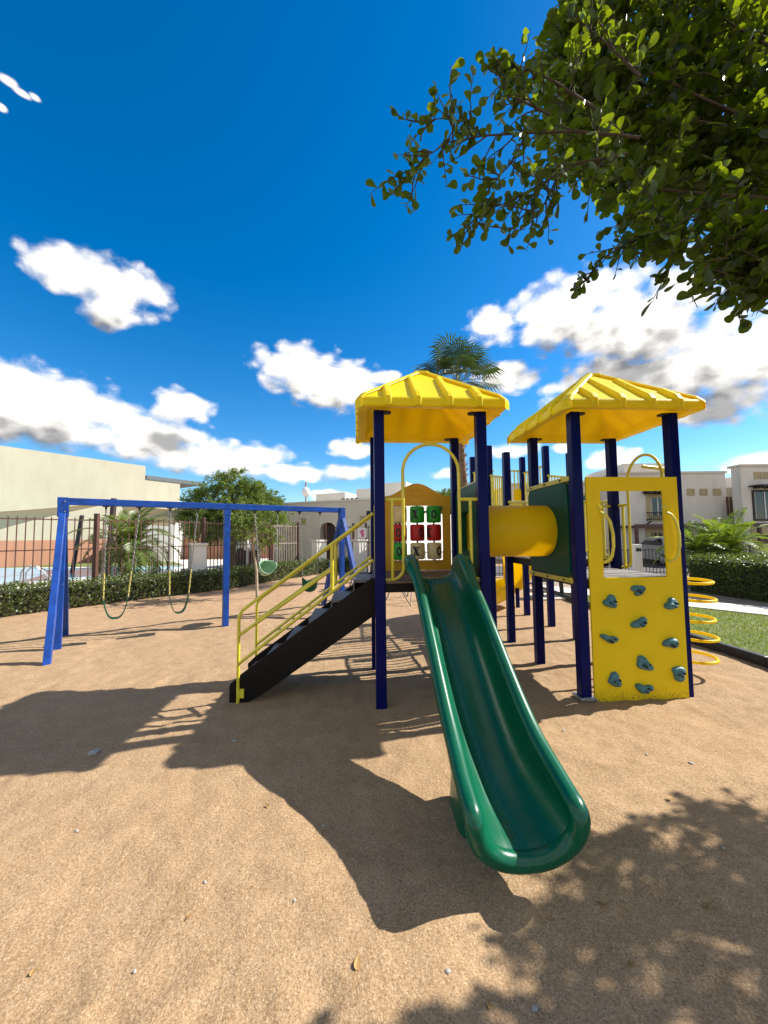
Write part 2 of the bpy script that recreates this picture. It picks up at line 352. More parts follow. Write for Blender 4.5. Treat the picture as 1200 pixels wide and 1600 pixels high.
# ------------------------------------------------------------------ mesh helper
class MB:
    def __init__(s): s.v = []; s.f = []; s.mi = []; s.sm = []
    def add(s, vs, fs, mi=0, smooth=False):
        o = len(s.v); s.v += [tuple(p) for p in vs]
        for f in fs: s.f.append(tuple(i + o for i in f)); s.mi.append(mi); s.sm.append(smooth)
    def box(s, c, size, M=None, mi=0):
        x, y, z = (k / 2 for k in size); P = []
        for dz in (-z, z):
            for dx, dy in ((-x, -y), (x, -y), (x, y), (-x, y)):
                p = Vector((dx, dy, dz))
                if M: p = M @ p
                P.append(p + Vector(c))
        s.add(P, [(3, 2, 1, 0), (4, 5, 6, 7), (0, 1, 5, 4), (1, 2, 6, 5), (2, 3, 7, 6), (3, 0, 4, 7)], mi)
    def bar(s, a, b, w, h, up=(0, 0, 1), mi=0, w2=None, h2=None):
        a, b = Vector(a), Vector(b); d = (b - a).normalized(); up = Vector(up)
        if abs(d.dot(up)) > .98: up = Vector((0, 1, 0))
        x = d.cross(up).normalized(); y = x.cross(d).normalized()
        w2 = w if w2 is None else w2; h2 = h if h2 is None else h2
        P = []
        for q, ww, hh in ((a, w, h), (b, w2, h2)):
            for i, j in ((-1, -1), (1, -1), (1, 1), (-1, 1)): P.append(q + x * (i * ww / 2) + y * (j * hh / 2))
        s.add(P, [(0, 1, 2, 3), (7, 6, 5, 4), (0, 4, 5, 1), (1, 5, 6, 2), (2, 6, 7, 3), (3, 7, 4, 0)], mi)
    def tube(s, pts, r, seg=10, closed=False, mi=0, caps=True):
        pts = [Vector(p) for p in pts]; n = len(pts); rr = r if isinstance(r, (list, tuple)) else [r] * n
        rings = []; ref = None
        for i, p in enumerate(pts):
            if closed: d = pts[(i + 1) % n] - pts[i - 1]
            else: d = pts[min(i + 1, n - 1)] - pts[max(i - 1, 0)]
            d.normalize()
            if ref is None:
                ref = Vector((0, 0, 1)) if abs(d.z) < .9 else Vector((1, 0, 0))
            x = ref - d * ref.dot(d); x.normalize(); ref = x; y = d.cross(x)
            rings.append([p + x * (rr[i] * cos(2 * pi * k / seg)) + y * (rr[i] * sin(2 * pi * k / seg)) for k in range(seg)])
        V = [q for R in rings for q in R]; Fs = []
        for i in range(n if closed else n - 1):
            j = (i + 1) % n
            for k in range(seg):
                k2 = (k + 1) % seg; Fs.append((i * seg + k, i * seg + k2, j * seg + k2, j * seg + k))
        s.add(V, Fs, mi, True)
        if caps and not closed:
            s.add(rings[0], [tuple(range(seg - 1, -1, -1))], mi); s.add(rings[-1], [tuple(range(seg))], mi)
    def lathe(s, prof, c, seg=24, mi=0, axis='Z', smooth=True):
        V = []; n = len(prof)
        for r, z in prof:
            for k in range(seg):
                a = 2 * pi * k / seg
                q = (r * cos(a), r * sin(a), z)
                if axis == 'X': q = (q[2], q[0], q[1])
                if axis == 'Y': q = (q[0], q[2], q[1])
                V.append(Vector(c) + Vector(q))
        Fs = [(i * seg + k, i * seg + (k + 1) % seg, (i + 1) * seg + (k + 1) % seg, (i + 1) * seg + k) for i in range(n - 1) for k in range(seg)]
        s.add(V, Fs, mi, smooth)
    def ring_prism(s, outer, inner, t, f, mi=0):
        """two matching 2D loops, a thickness and f(a, b, depth) -> point"""
        n = len(outer); P = [f(a, b, d) for d in (0, t) for lp in (outer, inner) for a, b in lp]; Fs = []
        for k in range(n):
            j = (k + 1) % n
            Fs += [(k, j, n + j, n + k), (2 * n + j, 2 * n + k, 3 * n + k, 3 * n + j), (j, k, 2 * n + k, 2 * n + j), (n + k, n + j, 3 * n + j, 3 * n + k)]
        s.add(P, Fs, mi)
    def prism(s, loop, t, f, mi=0):
        n = len(loop); P = [f(a, b, d) for d in (0, t) for a, b in loop]
        Fs = [tuple(range(n)), tuple(range(2 * n - 1, n - 1, -1))] + [((k + 1) % n, k, n + k, n + (k + 1) % n) for k in range(n)]
        s.add(P, Fs, mi)
    def grid(s, rows, mi=0, smooth=True, closed=False):
        n = len(rows); m = len(rows[0]); V = [p for r in rows for p in r]; mm = m if closed else m - 1
        s.add(V, [(i * m + j, i * m + (j + 1) % m, (i + 1) * m + (j + 1) % m, (i + 1) * m + j) for i in range(n - 1) for j in range(mm)], mi, smooth)
    def build(s, name, mats, parent=None, bevel=0, seg=2, auto=None):
        me = bpy.data.meshes.new(name)
        me.from_pydata(s.v, [], s.f)
        if not isinstance(mats, (list, tuple)): mats = [mats]
        for m in mats: me.materials.append(MT[m] if isinstance(m, str) else m)
        me.polygons.foreach_set('material_index', s.mi); me.polygons.foreach_set('use_smooth', s.sm)
        me.update()
        o = bpy.data.objects.new(name, me); COL.objects.link(o)
        if parent: o.parent = parent
        if bevel:
            b = o.modifiers.new('edge', 'BEVEL'); b.width = bevel; b.segments = seg; b.limit_method = 'ANGLE'; b.angle_limit = radians(40)
        return o

def fixn(o):
    import bmesh
    bm = bmesh.new(); bm.from_mesh(o.data); bmesh.ops.recalc_face_normals(bm, faces=bm.faces); bm.to_mesh(o.data); bm.free(); return o
def tag(o, label, cat, group=None, kind=None):
    o['label'] = label; o['category'] = cat
    if group: o['group'] = group
    if kind: o['kind'] = kind
    return o
def empty(name, loc, rz, label, cat, group=None):
    o = bpy.data.objects.new(name, None); COL.objects.link(o); o.location = loc; o.rotation_euler = (0, 0, rz); o.empty_display_size = .2
    return tag(o, label, cat, group)
def copy_tree(root, loc, rz, label):
    r = root.copy(); COL.objects.link(r); r.location = loc; r.rotation_euler = (0, 0, rz); r['label'] = label
    for ch in list(root.children):
        c = ch.copy(); COL.objects.link(c); c.parent = r
        for g in list(ch.children):
            d = g.copy(); COL.objects.link(d); d.parent = c
    return r
def rrect(x0, x1, y0, y1, r, n):
    """rounded rectangle with 4*n points, counter clockwise from the right side's foot"""
    P = []
    for cx, cy, a0 in ((x1 - r, y0 + r, -pi / 2), (x1 - r, y1 - r, 0), (x0 + r, y1 - r, pi / 2), (x0 + r, y0 + r, pi)):
        for k in range(n): a = a0 + (pi / 2) * k / (n - 1); P.append((cx + r * cos(a), cy + r * sin(a)))
    return P
def arc(c, r, a0, a1, n): return [(c[0] + r * cos(a0 + (a1 - a0) * k / n), c[1] + r * sin(a0 + (a1 - a0) * k / n)) for k in range(n + 1)]

# ------------------------------------------------------------------ ground and paving
_rf = random.Random(77)
SCUFFS = []
for _k in range(230):
    _y = .9 + 7.5 * _rf.random() ** 1.5; _x = _rf.uniform(-1.15, 1.1) * (_y + .6)
    SCUFFS.append((_x, _y, _rf.uniform(-.013, .004), _rf.uniform(.045, .075), _rf.uniform(1.4, 2.6), _rf.uniform(0, 3.14)))
def scuff(x, y):
    h = 0.0
    for cx, cy, a, r, e, th in SCUFFS:
        dx, dy = x - cx, y - cy
        if abs(dx) > .5 or abs(dy) > .5: continue
        u, v = dx * cos(th) + dy * sin(th), -dx * sin(th) + dy * cos(th); q = (u / (r * e)) ** 2 + (v / r) ** 2
        if q < 9: h += a * (math.exp(-q) - .45 * math.exp(-(sqrt(q) - 1.6) ** 2 * 3))
    return h
def ground_h(x, y):
    if y < .2: return 0.0
    d = 1.0
    if x > 4.55: d = max(0, 1 - (x - 4.55) / .25)
    if y > 11: d *= max(.15, 1 - (y - 11) / 6)
    if hypot(x, y) > 30: return 0.0
    h = .022 * noise.noise(Vector((x * .9, y * .9, 0))) + .013 * noise.noise(Vector((x * 2.6, y * 2.6, 3))) + .008 * noise.noise(Vector((x * 7, y * 7, 5))) + .004 * noise.noise(Vector((x * 19, y * 19, 8)))
    for cx, cy, a, r in ((.65, 1.55, -.05, .35), (-.02, 3.8, -.012, .4), (2.9, 3.7, -.012, .7), (-1.5, 4.2, -.012, .5), (-4.3, 6.35, -.05, .4), (-3.6, 6.85, -.05, .4)):
        h += a * math.exp(-((x - cx) ** 2 + (y - cy) ** 2) / (r * r))
    if y < 9 and abs(x) < 10: h += scuff(x, y)
    return h * d
def ground():
    ys = [-300, -80, -20, -6, -2, -.5, .2]; y = .7; 
    while y < 30: ys.append(y); y += max(.022, .0085 * y)
    while y < 600: ys.append(y); y *= 1.35
    xs = [0.0]; x = 0
    while x < 6: x += .026; xs.append(x)
    while x < 30: x += max(.03, .035 * (x - 5)); xs.append(x)
    while x < 500: x *= 1.4; xs.append(x)
    xs = [-q for q in xs[:0:-1]] + xs
    b = MB(); rows = [[(x, y, ground_h(x, y)) for x in xs] for y in ys]
    b.grid(rows)
    o = b.build('ground', 'sand'); return tag(o, 'pinkish brown coarse sand covering the play area', 'ground', kind='structure')
ground()

def sheet(name, pts, z, mat, label, cat, thick=0.0):
    b = MB(); n = len(pts)
    b.add([(p[0], p[1], z) for p in pts], [tuple(range(n))])
    if thick:
        b.add([(p[0], p[1], z - thick) for p in pts] + [(p[0], p[1], z) for p in pts], [(k, (k + 1) % n, n + (k + 1) % n, n + k) for k in range(n)])
    o = b.build(name, mat); return tag(fixn(o), label, cat, kind='structure')
LAWN = [(4.74, 2.0), (30, 2.0), (30, 7.2), (8.6, 6.9), (7.5, 7.1), (6.5, 8.35), (4.75, 10.6), (4.62, 10.2), (4.66, 6.0), (4.72, 4.8)]
sheet('lawn', LAWN, .062, 'turf', 'mown green lawn behind the black edging', 'lawn', .10)
sheet('path', [(8.6, 6.9), (30, 7.2), (30, 8.4), (9.0, 8.1), (8.0, 8.2), (7.15, 9.1), (4.9, 12.0), (4.2, 11.4), (4.75, 10.6), (6.5, 8.35), (7.5, 7.1)], .085, 'concrete', 'pale concrete path between the lawn and the clipped hedge', 'path', .1)
sheet('soil_bed', [(9.0, 8.1), (30, 8.4), (30, 14.6), (4.9, 14.6), (4.9, 12.0), (7.15, 9.1), (8.0, 8.2)], .05, pm('dry_soil', (.26, .20, .15), .95, .25, 5, bmp=.01, bscale=25), 'bare dry soil under the clipped hedge', 'soil', .08)
sheet('road', [(-1.5, 15.6), (60, 15.6), (60, 20.5), (-1.5, 20.5)], .012, 'asphalt', 'grey asphalt street in front of the white houses', 'road')
sheet('far_lawn', [(1.6, 12.6), (4.0, 12.2), (4.0, 15.5), (1.6, 15.5)], .03, 'turf', 'small green strip of lawn behind the yellow curved slide', 'lawn', .05)
b = MB()
E1 = [(4.60, 12.0), (4.58, 8), (4.62, 6.0), (4.68, 4.8), (4.70, 1.2)]
for q, p in zip(E1, E1[1:]): b.bar((*q, .055), (*p, .055), .10, .15)
tag(b.build('lawn_edging', 'curb_black', bevel=.02), 'low black edging board between the sand and the lawn', 'edging')

def grass():
    b = MB(); r = random.Random(3); n = 0
    def inside(x, y):
        c = False; j = len(LAWN) - 1
        for i in range(len(LAWN)):
            (xi, yi), (xj, yj) = LAWN[i], LAWN[j]
            if (yi > y) != (yj > y) and x < (xj - xi) * (y - yi) / (yj - yi) + xi: c = not c
            j = i
        return c
    V = []; Fs = []
    while n < 26000:
        x = 4.75 + r.random() * 5.2; y = 3.6 + r.random() * 6.5
        if not inside(x, y): continue
        h = r.uniform(.02, .05); a = r.random() * 6.28; w = .006; tx, ty = r.gauss(0, .018), r.gauss(0, .018)
        o = len(V); V += [(x - w * cos(a), y - w * sin(a), .06), (x + w * cos(a), y + w * sin(a), .06), (x + tx, y + ty, .06 + h)]; Fs.append((o, o + 1, o + 2)); n += 1
    b.add(V, Fs)
    tag(b.build('grass', 'grass'), 'short green grass blades on the lawn', 'grass', kind='stuff')
grass()

# ------------------------------------------------------------------ playground set
OX, OY, ANG = -.045, 3.87, radians(4)
PLAY = empty('playground_set', (OX, OY, 0), ANG, 'blue and yellow climbing frame with two yellow roofs and a green slide', 'playground set')
def W(u, v, z): return Vector((OX + u * cos(ANG) - v * sin(ANG), OY + u * sin(ANG) + v * cos(ANG), z))
PW = .105
def post(u, v, top, flange=0, foot=False):
    b = MB(); b.box((u, v, (top - .25) / 2), (PW, PW, top + .25))
    o = b.build('post', 'navy', PLAY, bevel=.012, seg=3)
    if flange:
        b = MB(); b.prism(rrect(u - (PW / 2 if flange > 0 else .13), u + (.13 if flange > 0 else PW / 2), v - .048, v + .048, .045, 6), .014, lambda x, y, d: (x, y, top - .02 + d))
        b.build('flange', 'dark', o)
    if foot:
        b = MB(); b.box((u, v, .012), (.17, .17, .03)); b.build('foot_plate', 'bolt', o, bevel=.004)
    return o
AU, AV = 1.06, 1.08
for u, v, fl in ((0, 0, 1), (AU, 0, -1), (0, AV, 1), (AU, AV, -1)): post(u, v, 2.93, fl)
BU0, BU1, BV0, BV1 = 2.05, 3.13, -.03, 1.04
for u, v, fl in ((BU0, BV0, 1), (BU1, BV0, -1), (BU0 + .06, BV1, 1), (BU1 + .07, BV1, -1)): post(u, v, 2.93, fl, foot=(u == BU0 and v == BV0))
DU0, DU1, DV = 2.14, 3.2, 2.03
for u in (DU0, DU1): post(u, DV, 2.96)
CU0, CU1, CV0, CV1 = 2.18, 3.25, 2.93, 3.93
for u in (CU0, CU1):
    for v in (CV0, CV1): post(u, v, 3.28)

def roof(cu, cv, hs=.755):
    z0, z1, za = 2.915, 3.02, 3.545
    b = MB()
    th = 0.03; ap = .06
    def ringp(h, z, r=.05, n=5): return [(cu + x, cv + y, z) for x, y in rrect(-h, h, -h, h, min(r, h * .5), n)]
    # outside: fascia, slope, small flat top; inside: flat rim, recessed pyramid
    rows = [ringp(hs - .10, z0 + .012), ringp(hs - .012, z0), ringp(hs, z0 + .012), ringp(hs, z1 - .03), ringp(hs - .008, z1 - .008), ringp(hs - .035, z1 + .006), ringp(ap, za, .03), ringp(.005, za + .006, .002)]
    b.grid(rows, smooth=False, closed=True)
    rows = [ringp(hs - .10, z0 + .012), ringp(hs - .115, z0 + .03), ringp(hs - .14, z1 - .01), ringp(.05, za - .05, .02), ringp(.004, za - .05, .001)]
    b.grid([r[::-1] for r in rows], smooth=False, closed=True)
    rise = (za - z1) / (hs - ap)
    # raised ribs down each slope and over the fascia, raised hips
    for k in range(4):
        Mr = Matrix.Rotation(k * pi / 2, 3, 'Z')
        def T(x, y, z): q = Mr @ Vector((x, y, 0)); return (cu + q.x, cv + q.y, z)
        for s in (-.60, -.21, .21, .60):
            x = s * hs; w = .042; h = .038
            yt = -max(abs(x) + .10, .16)           # rib ends just short of the hip
            def zs(y): return z1 + (hs + y) * rise
            prof = [(-hs - .018, z0 + .006), (-hs - .018, z1 - .005), (-hs + .03, zs(-hs + .03) + h), (yt, zs(yt) + h * .9), (yt + .05, zs(yt + .05) - .004)]
            base = [(-hs + .02, z0 + .006), (-hs + .02, z1 - .02), (-hs + .05, zs(-hs + .05) - .02), (yt, zs(yt) - .02), (yt + .05, zs(yt + .05) - .03)]
            V = []; 
            for i, ((y, z), (yb, zb)) in enumerate(zip(prof, base)):
                V += [T(x - w * .62, y, z), T(x + w * .62, y, z), T(x + w, yb, zb), T(x - w, yb, zb)]
            Fs = []
            for i in range(len(prof) - 1):
                o = 4 * i
                for e in range(3 if False else 4): Fs.append((o + e, o + (e + 1) % 4, o + 4 + (e + 1) % 4, o + 4 + e))
            Fs += [(3, 2, 1, 0), tuple(len(V) - 4 + q for q in range(4))]
            b.add(V, Fs)
        # hip
        V = []
        for t, hgt, w in ((hs + .005, z0 + .01, .055), (hs + .008, z1 - .02, .055), (hs - .04, z1 + .045, .055), (ap + .01, za + .018, .05), (ap - .05, za + .012, .04)):
            d = Vector((1, 1)) / sqrt(2); nrm = Vector((-1, 1)) / sqrt(2)
            cpt = Vector((t, t)) * .972
            V += [T(cpt.x + nrm.x * w, cpt.y + nrm.y * w, hgt - .03), T(cpt.x + nrm.x * w * .55, cpt.y + nrm.y * w * .55, hgt), T(cpt.x - nrm.x * w * .55, cpt.y - nrm.y * w * .55, hgt), T(cpt.x - nrm.x * w, cpt.y - nrm.y * w, hgt - .03)]
        Fs = []
        for i in range(4):
            o = 4 * i
            for e in range(4): Fs.append((o + e, o + (e + 1) % 4, o + 4 + (e + 1) % 4, o + 4 + e))
        Fs += [(3, 2, 1, 0), (16, 17, 18, 19)]
        b.add(V, Fs)
    b.box((cu, cv, za + .004), (.17, .17, .045))
    return fixn(b.build('roof', 'yroof', PLAY, bevel=.010, seg=2))
roof(AU / 2 + .005, AV / 2); roof((BU0 + BU1) / 2 + .02, (BV0 + BV1) / 2)

DZ = 1.205
def deck(u0, u1, v0, v1, z, mat):
    b = MB(); b.box(((u0 + u1) / 2, (v0 + v1) / 2, z - .012), (u1 - u0, v1 - v0, .024))
    o = b.build('deck', mat, PLAY, bevel=.004)
    b = MB(); t = .085; zz = z - .024 - t / 2 - .002
    b.box(((u0 + u1) / 2, v0 + .02, zz), (u1 - u0, .04, t)); b.box(((u0 + u1) / 2, v1 - .02, zz), (u1 - u0, .04, t))
    b.box((u0 + .02, (v0 + v1) / 2, zz), (.04, v1 - v0 - .084, t)); b.box((u1 - .02, (v0 + v1) / 2, zz), (.04, v1 - v0 - .084, t))
    b.box(((u0 + u1) / 2, (v0 + v1) / 2, zz), (.04, v1 - v0 - .084, t))
    b.build('deck_frame', 'black_metal', o)
h = PW / 2 + .002
deck(h, AU - h, -h + .01, AV + h - .03, DZ, 'brown_deck')
deck(BU0 + h, BU1 - h, BV0 - .03, BV1 + h, DZ, 'deck')
deck(DU0 + h, DU1 - h, BV1 + h + .02, DV + h, DZ + .12, 'deck')
deck(CU0 + h, CU1 - h, CV0 - h, CV1 + h, DZ + .42, 'deck')
for k in range(4):
    v = DV + .15 + k * .2; z = DZ + .16 + k * .075
    b = MB(); b.box(((DU0 + DU1) / 2 + .03, v, z), (.9, .16, .03)); b.build('bridge_step', 'deck', PLAY)

# --- slide
def slide_build():
    cu = .545
    bed = [(.10, 1.222), (.02, 1.222), (-.08, 1.205), (-.20, 1.155), (-.40, 1.04), (-.70, .855), (-1.0, .645), (-1.28, .455), (-1.47, .345), (-1.65, .265), (-1.79, .22), (-1.90, .195), (-1.97, .182), (-2.01, .172)]
    def cat(t):
        i = min(int(t), len(bed) - 2); f = t - i
        P = [bed[max(0, min(len(bed) - 1, i + k))] for k in (-1, 0, 1, 2)]
        return tuple(.5 * ((2 * P[1][c]) + (P[2][c] - P[0][c]) * f + (2 * P[0][c] - 5 * P[1][c] + 4 * P[2][c] - P[3][c]) * f * f + (3 * P[1][c] - P[0][c] - 3 * P[2][c] + P[3][c]) * f ** 3) for c in range(2))
    N_ = 96; st = [cat(k * (len(bed) - 1) / (N_ - 1)) for k in range(N_)]
    rows = []
    for i, (v, z) in enumerate(st):
        a, c = st[max(0, i - 1)], st[min(N_ - 1, i + 1)]
        d = Vector((0, c[0] - a[0], c[1] - a[1])).normalized(); up = Vector((0, -d.z, d.y))
        if up.z < 0: up = -up
        s = min(1, max(0, -v / 2.2))
        H = .205 - .03 * max(0, s - .8) / .2; W_ = .196 + .022 * min(1, max(0, (s - .72) / .2))
        lip = .044 - .009 * min(1, max(0, (s - .82) / .08))
        hood = max(0, 1 - ((v + .12) / .22) ** 2); lip += .020 * hood
        if v > -.10: H *= max(.30, sqrt(max(0, 1 - ((v + .10) / .22) ** 2)))
        n = 24; prof = []
        for k in range(n + 1):
            p = pi * k / n; e = 2 / (2.7 - .65 * s)
            prof.append((math.copysign(abs(cos(p)) ** e, cos(p)) * W_, H * (1 - sin(p) ** e)))
        L_ = [(-W_ - lip + lip * cos(q), H + lip * sin(q)) for q in [pi * k / 8 for k in range(1, 9)]]
        L_ += [(-W_ - 2 * lip + .003, H - .035), (-W_ - 2 * lip + .014, H - .052), (-W_ - .024, H - .055)]
        Rr = [(-x, y) for x, y in L_[::-1]]
        und = []
        n2 = 16
        for k in range(n2 + 1):
            p = pi * k / n2; e = 2 / 2.6
            x = math.copysign(abs(cos(p)) ** e, cos(p)) * (W_ + .022); y = -.024 + (H - .055) * (1 - sin(p) ** e)
            und.append((-x, y))
        loop = Rr + prof + L_ + und[1:-1]
        rows.append([Vector((cu + .005, v, z)) + Vector((1, 0, 0)) * x + up * y for x, y in loop])
    b = MB(); b.grid(rows, closed=True); m = len(rows[0])
    np_ = 11 + 25 + 11; nu = m - np_
    # thickness of the sheet shown at the upper mouth
    for r in (rows[0], rows[-1]):
        top = list(range(12, 35)); bot = list(range(np_, m))[::-1]
        A = [r[j] for j in top]; B = [r[bot[min(nu - 1, int(k * nu / len(top)))]] for k in range(len(top))]; nA = len(A)
        b.add(A + B, [(k, k + 1, nA + k + 1, nA + k) for k in range(nA - 1)], 0, True)
        b.add([r[j] for j in range(12)], [tuple(range(12))]); b.add([r[j] for j in range(35, np_)], [tuple(range(np_ - 35))])
    # the rim rolls right round the exit: from one side lip, under the mouth, up to the other
    def lipc(i, sg):
        r = rows[i]; return (r[3] + r[11]) / 2 if sg > 0 else (r[43] + r[35]) / 2
    last = rows[-1]; cen = sum((last[j] for j in range(12, 35)), Vector()) / 23 + Vector((0, 0, .1))
    idx = list(range(6, N_, 3))
    P = [lipc(i, 1) for i in idx]; rad = [max(.0452, (rows[i][3] - rows[i][11]).length / 2 + .0012) for i in idx]; r1_ = list(rad)
    fw = (rows[-1][23] - rows[-4][23]).normalized(); U = []
    P += [P[-1] + fw * .018]; rad += [rad[-1]]
    for j in range(12, 35):
        t = (last[j + 1] - last[j - 1]).normalized(); nn = Vector((0, 1, 0)).cross(t).normalized()
        if (cen - last[j]).dot(nn) > 0: nn = -nn
        U.append(last[j] + nn * .043 + fw * .012)
    P += U[1:-1]; rad += [.046] * (len(U) - 2)
    Q = [lipc(i, -1) for i in idx][::-1]; Q = [Q[0] + fw * .018] + Q; P += Q; rad += [r1_[-1]] + r1_[::-1]
    # smooth the path a little
    for _ in range(2): P = [P[0]] + [(P[k - 1] + P[k] * 2 + P[k + 1]) / 4 for k in range(1, len(P) - 1)] + [P[-1]]
    b.tube(P, rad, 14)
    o = fixn(b.build('slide', 'green', PLAY))
    # hollow moulded foot under the exit
    b = MB(); rws = []
    for k in range(9):
        t = k / 8; z = -.06 + t * .29
        e = 1 - .12 * t
        rws.append([Vector((cu + .0 + x * e, -1.52 + y * e * (1 + .1 * t), z)) for x, y in rrect(-.22, .22, -.20, .18, .09, 6)])
    b.grid(rws, closed=True); b.build('slide_foot', 'green', o)
slide_build()

# --- stairs
def stairs():
    b = MB()
    root = None
    for v in (.21, .87):
        b = MB()
        b.prism([(-1.52, -.02), (-1.36, -.02), (-1.22, .05), (-.03, .84), (-.03, 1.19), (-.07, 1.22), (-1.43, .255), (-1.52, .17)], .02, lambda a, z, d, v=v: (a, v - .01 + d, z))
        o = fixn(b.build('stringer', 'black_metal', root or PLAY, bevel=.004))
        if root is None:
            root = o; root.name = 'stairs'
    n = 6
    for k in range(n):
        z = .2 * (k + 1); u = -1.42 + k * .232
        b = MB(); b.box((u + .11, .54, z - .02), (.24, .638, .03)); b.box((u + .225, .54, z + .08), (.012, .638, .155))
        b.build('tread', 'tread', root)
    return root
stairs()
def handrail(v):
    r = .0165
    b = MB()
    zb = lambda u: .38 + (u + 1.43) * (1.39 - .37) / 1.37      # lower rail
    zt = lambda u: .93 + (u + 1.37) * (1.89 - .93) / 1.31
    top = [(-1.43, v, -.05), (-1.43, v, .80), (-1.425, v, .86), (-1.40, v, .905), (-1.36, v, .94), (-.06, v, zt(-.06))]
    b.tube(top, r)
    b.tube([(-1.43, v, zb(-1.43)), (-.06, v, zb(-.06))], r)
    b.tube([(-1.43, v, .66), (-.49, v, 1.31)], r)
    b.tube([(-.49, v, zb(-.49)), (-.49, v, zt(-.49))], r * 1.15)
    b.box((-1.40, v - .005, .09), (.06, .008, .09))
    b.build('handrail', 'ymetal', PLAY)
handrail(.19); handrail(.885)

# --- arches (climb-through openings)
def arch(f, wid=AU, z0=1.21, zc=2.30, scale=1.0):
    r = .017
    b = MB()
    a0, a1 = .24 * scale, wid - .24 * scale; cx = wid / 2; R = (a1 - a0) / 2; rr = .13
    P = [(.05, z0)] + arc((a0 - rr, z0 + rr), rr, -pi / 2, 0, 6) + [(a0, zc - .3)] + arc((cx, zc), R, pi, 0, 20)[0:] + [(a1, zc - .3)] + arc((a1 + rr, z0 + rr), rr, pi, 1.5 * pi, 6) + [(wid - .05, z0)]
    b.tube([f(a, z) for a, z in P], r)
    for s in (0, 1):
        q = lambda a: wid - a if s else a
        b.tube([f(q(.05), 2.02), f(q(a0), 2.02)], r * 1.1); b.tube([f(q(.125), 2.02), f(q(.125), z0 + .005)], r)
    b.build('arch_rail', 'ymetal', PLAY)
arch(lambda a, z: (a, -.0, z))
arch(lambda a, z: (0, a, z), AV)
arch(lambda a, z: (BU1 + .07 + .04 * a, BV0 + a, z), BV1 - BV0)
b = MB()
for u_, w_ in ((BU1 + .03, -1), (BU0 + .06, 1)):
    b = MB(); b.tube([(u_, BV1, 2.02), (u_ + w_ * .20, BV1, 2.02)], .018); b.tube([(u_ + w_ * .13, BV1, 2.02), (u_ + w_ * .13, BV1, 1.40), (u_ + w_ * .12, BV1, 1.33), (u_ + w_ * .02, BV1, 1.30)], .016); b.build('grab_rail', 'ymetal', PLAY)

# --- tic-tac-toe panel
def letter_on(b, ch, cx, cy, cz, R, th0, size):
    """a letter wrapped round a drum of radius R, facing angle th0 (0 = towards -v)"""
    def put(x, y): th = th0 + x / R; return (cx + R * sin(th), cy - R * cos(th), cz + y)
    w, h = size * .62, size
    if ch == 'O':
        n = 28; V = []; 
        for k in range(n):
            a = 2 * pi * k / n; V.append(put(w * .5 * cos(a), h * .5 * sin(a)))
        for k in range(n):
            a = 2 * pi * k / n; V.append(put(w * .20 * cos(a), h * .27 * sin(a)))
        b.add(V, [(k, (k + 1) % n, n + (k + 1) % n, n + k) for k in range(n)], 1)
    else:
        t = size * .15
        for sg in (1, -1):
            V = []; m = 8
            for k in range(m + 1):
                y = -h / 2 + h * k / m; x = sg * (-w / 2 + t * .6 + (w - t * 1.2) * k / m)
                V += [put(x - t, y), put(x + t, y)]
            b.add(V, [(2 * k, 2 * k + 1, 2 * k + 3, 2 * k + 2) for k in range(m)], 1)
        for y0, sg in ((-h / 2 + .006, 1), (h / 2 - .006, 1)):
            for xs in (-1, 1):
                V = [put(xs * (w / 2 - t * .6) + dx, y0 + dy) for dx, dy in ((-t * 1.25, -.007), (t * 1.25, -.007), (t * 1.25, .007), (-t * 1.25, .007))]
                R2 = R; b.add([Vector(q) for q in V], [(0, 1, 2, 3)], 1)
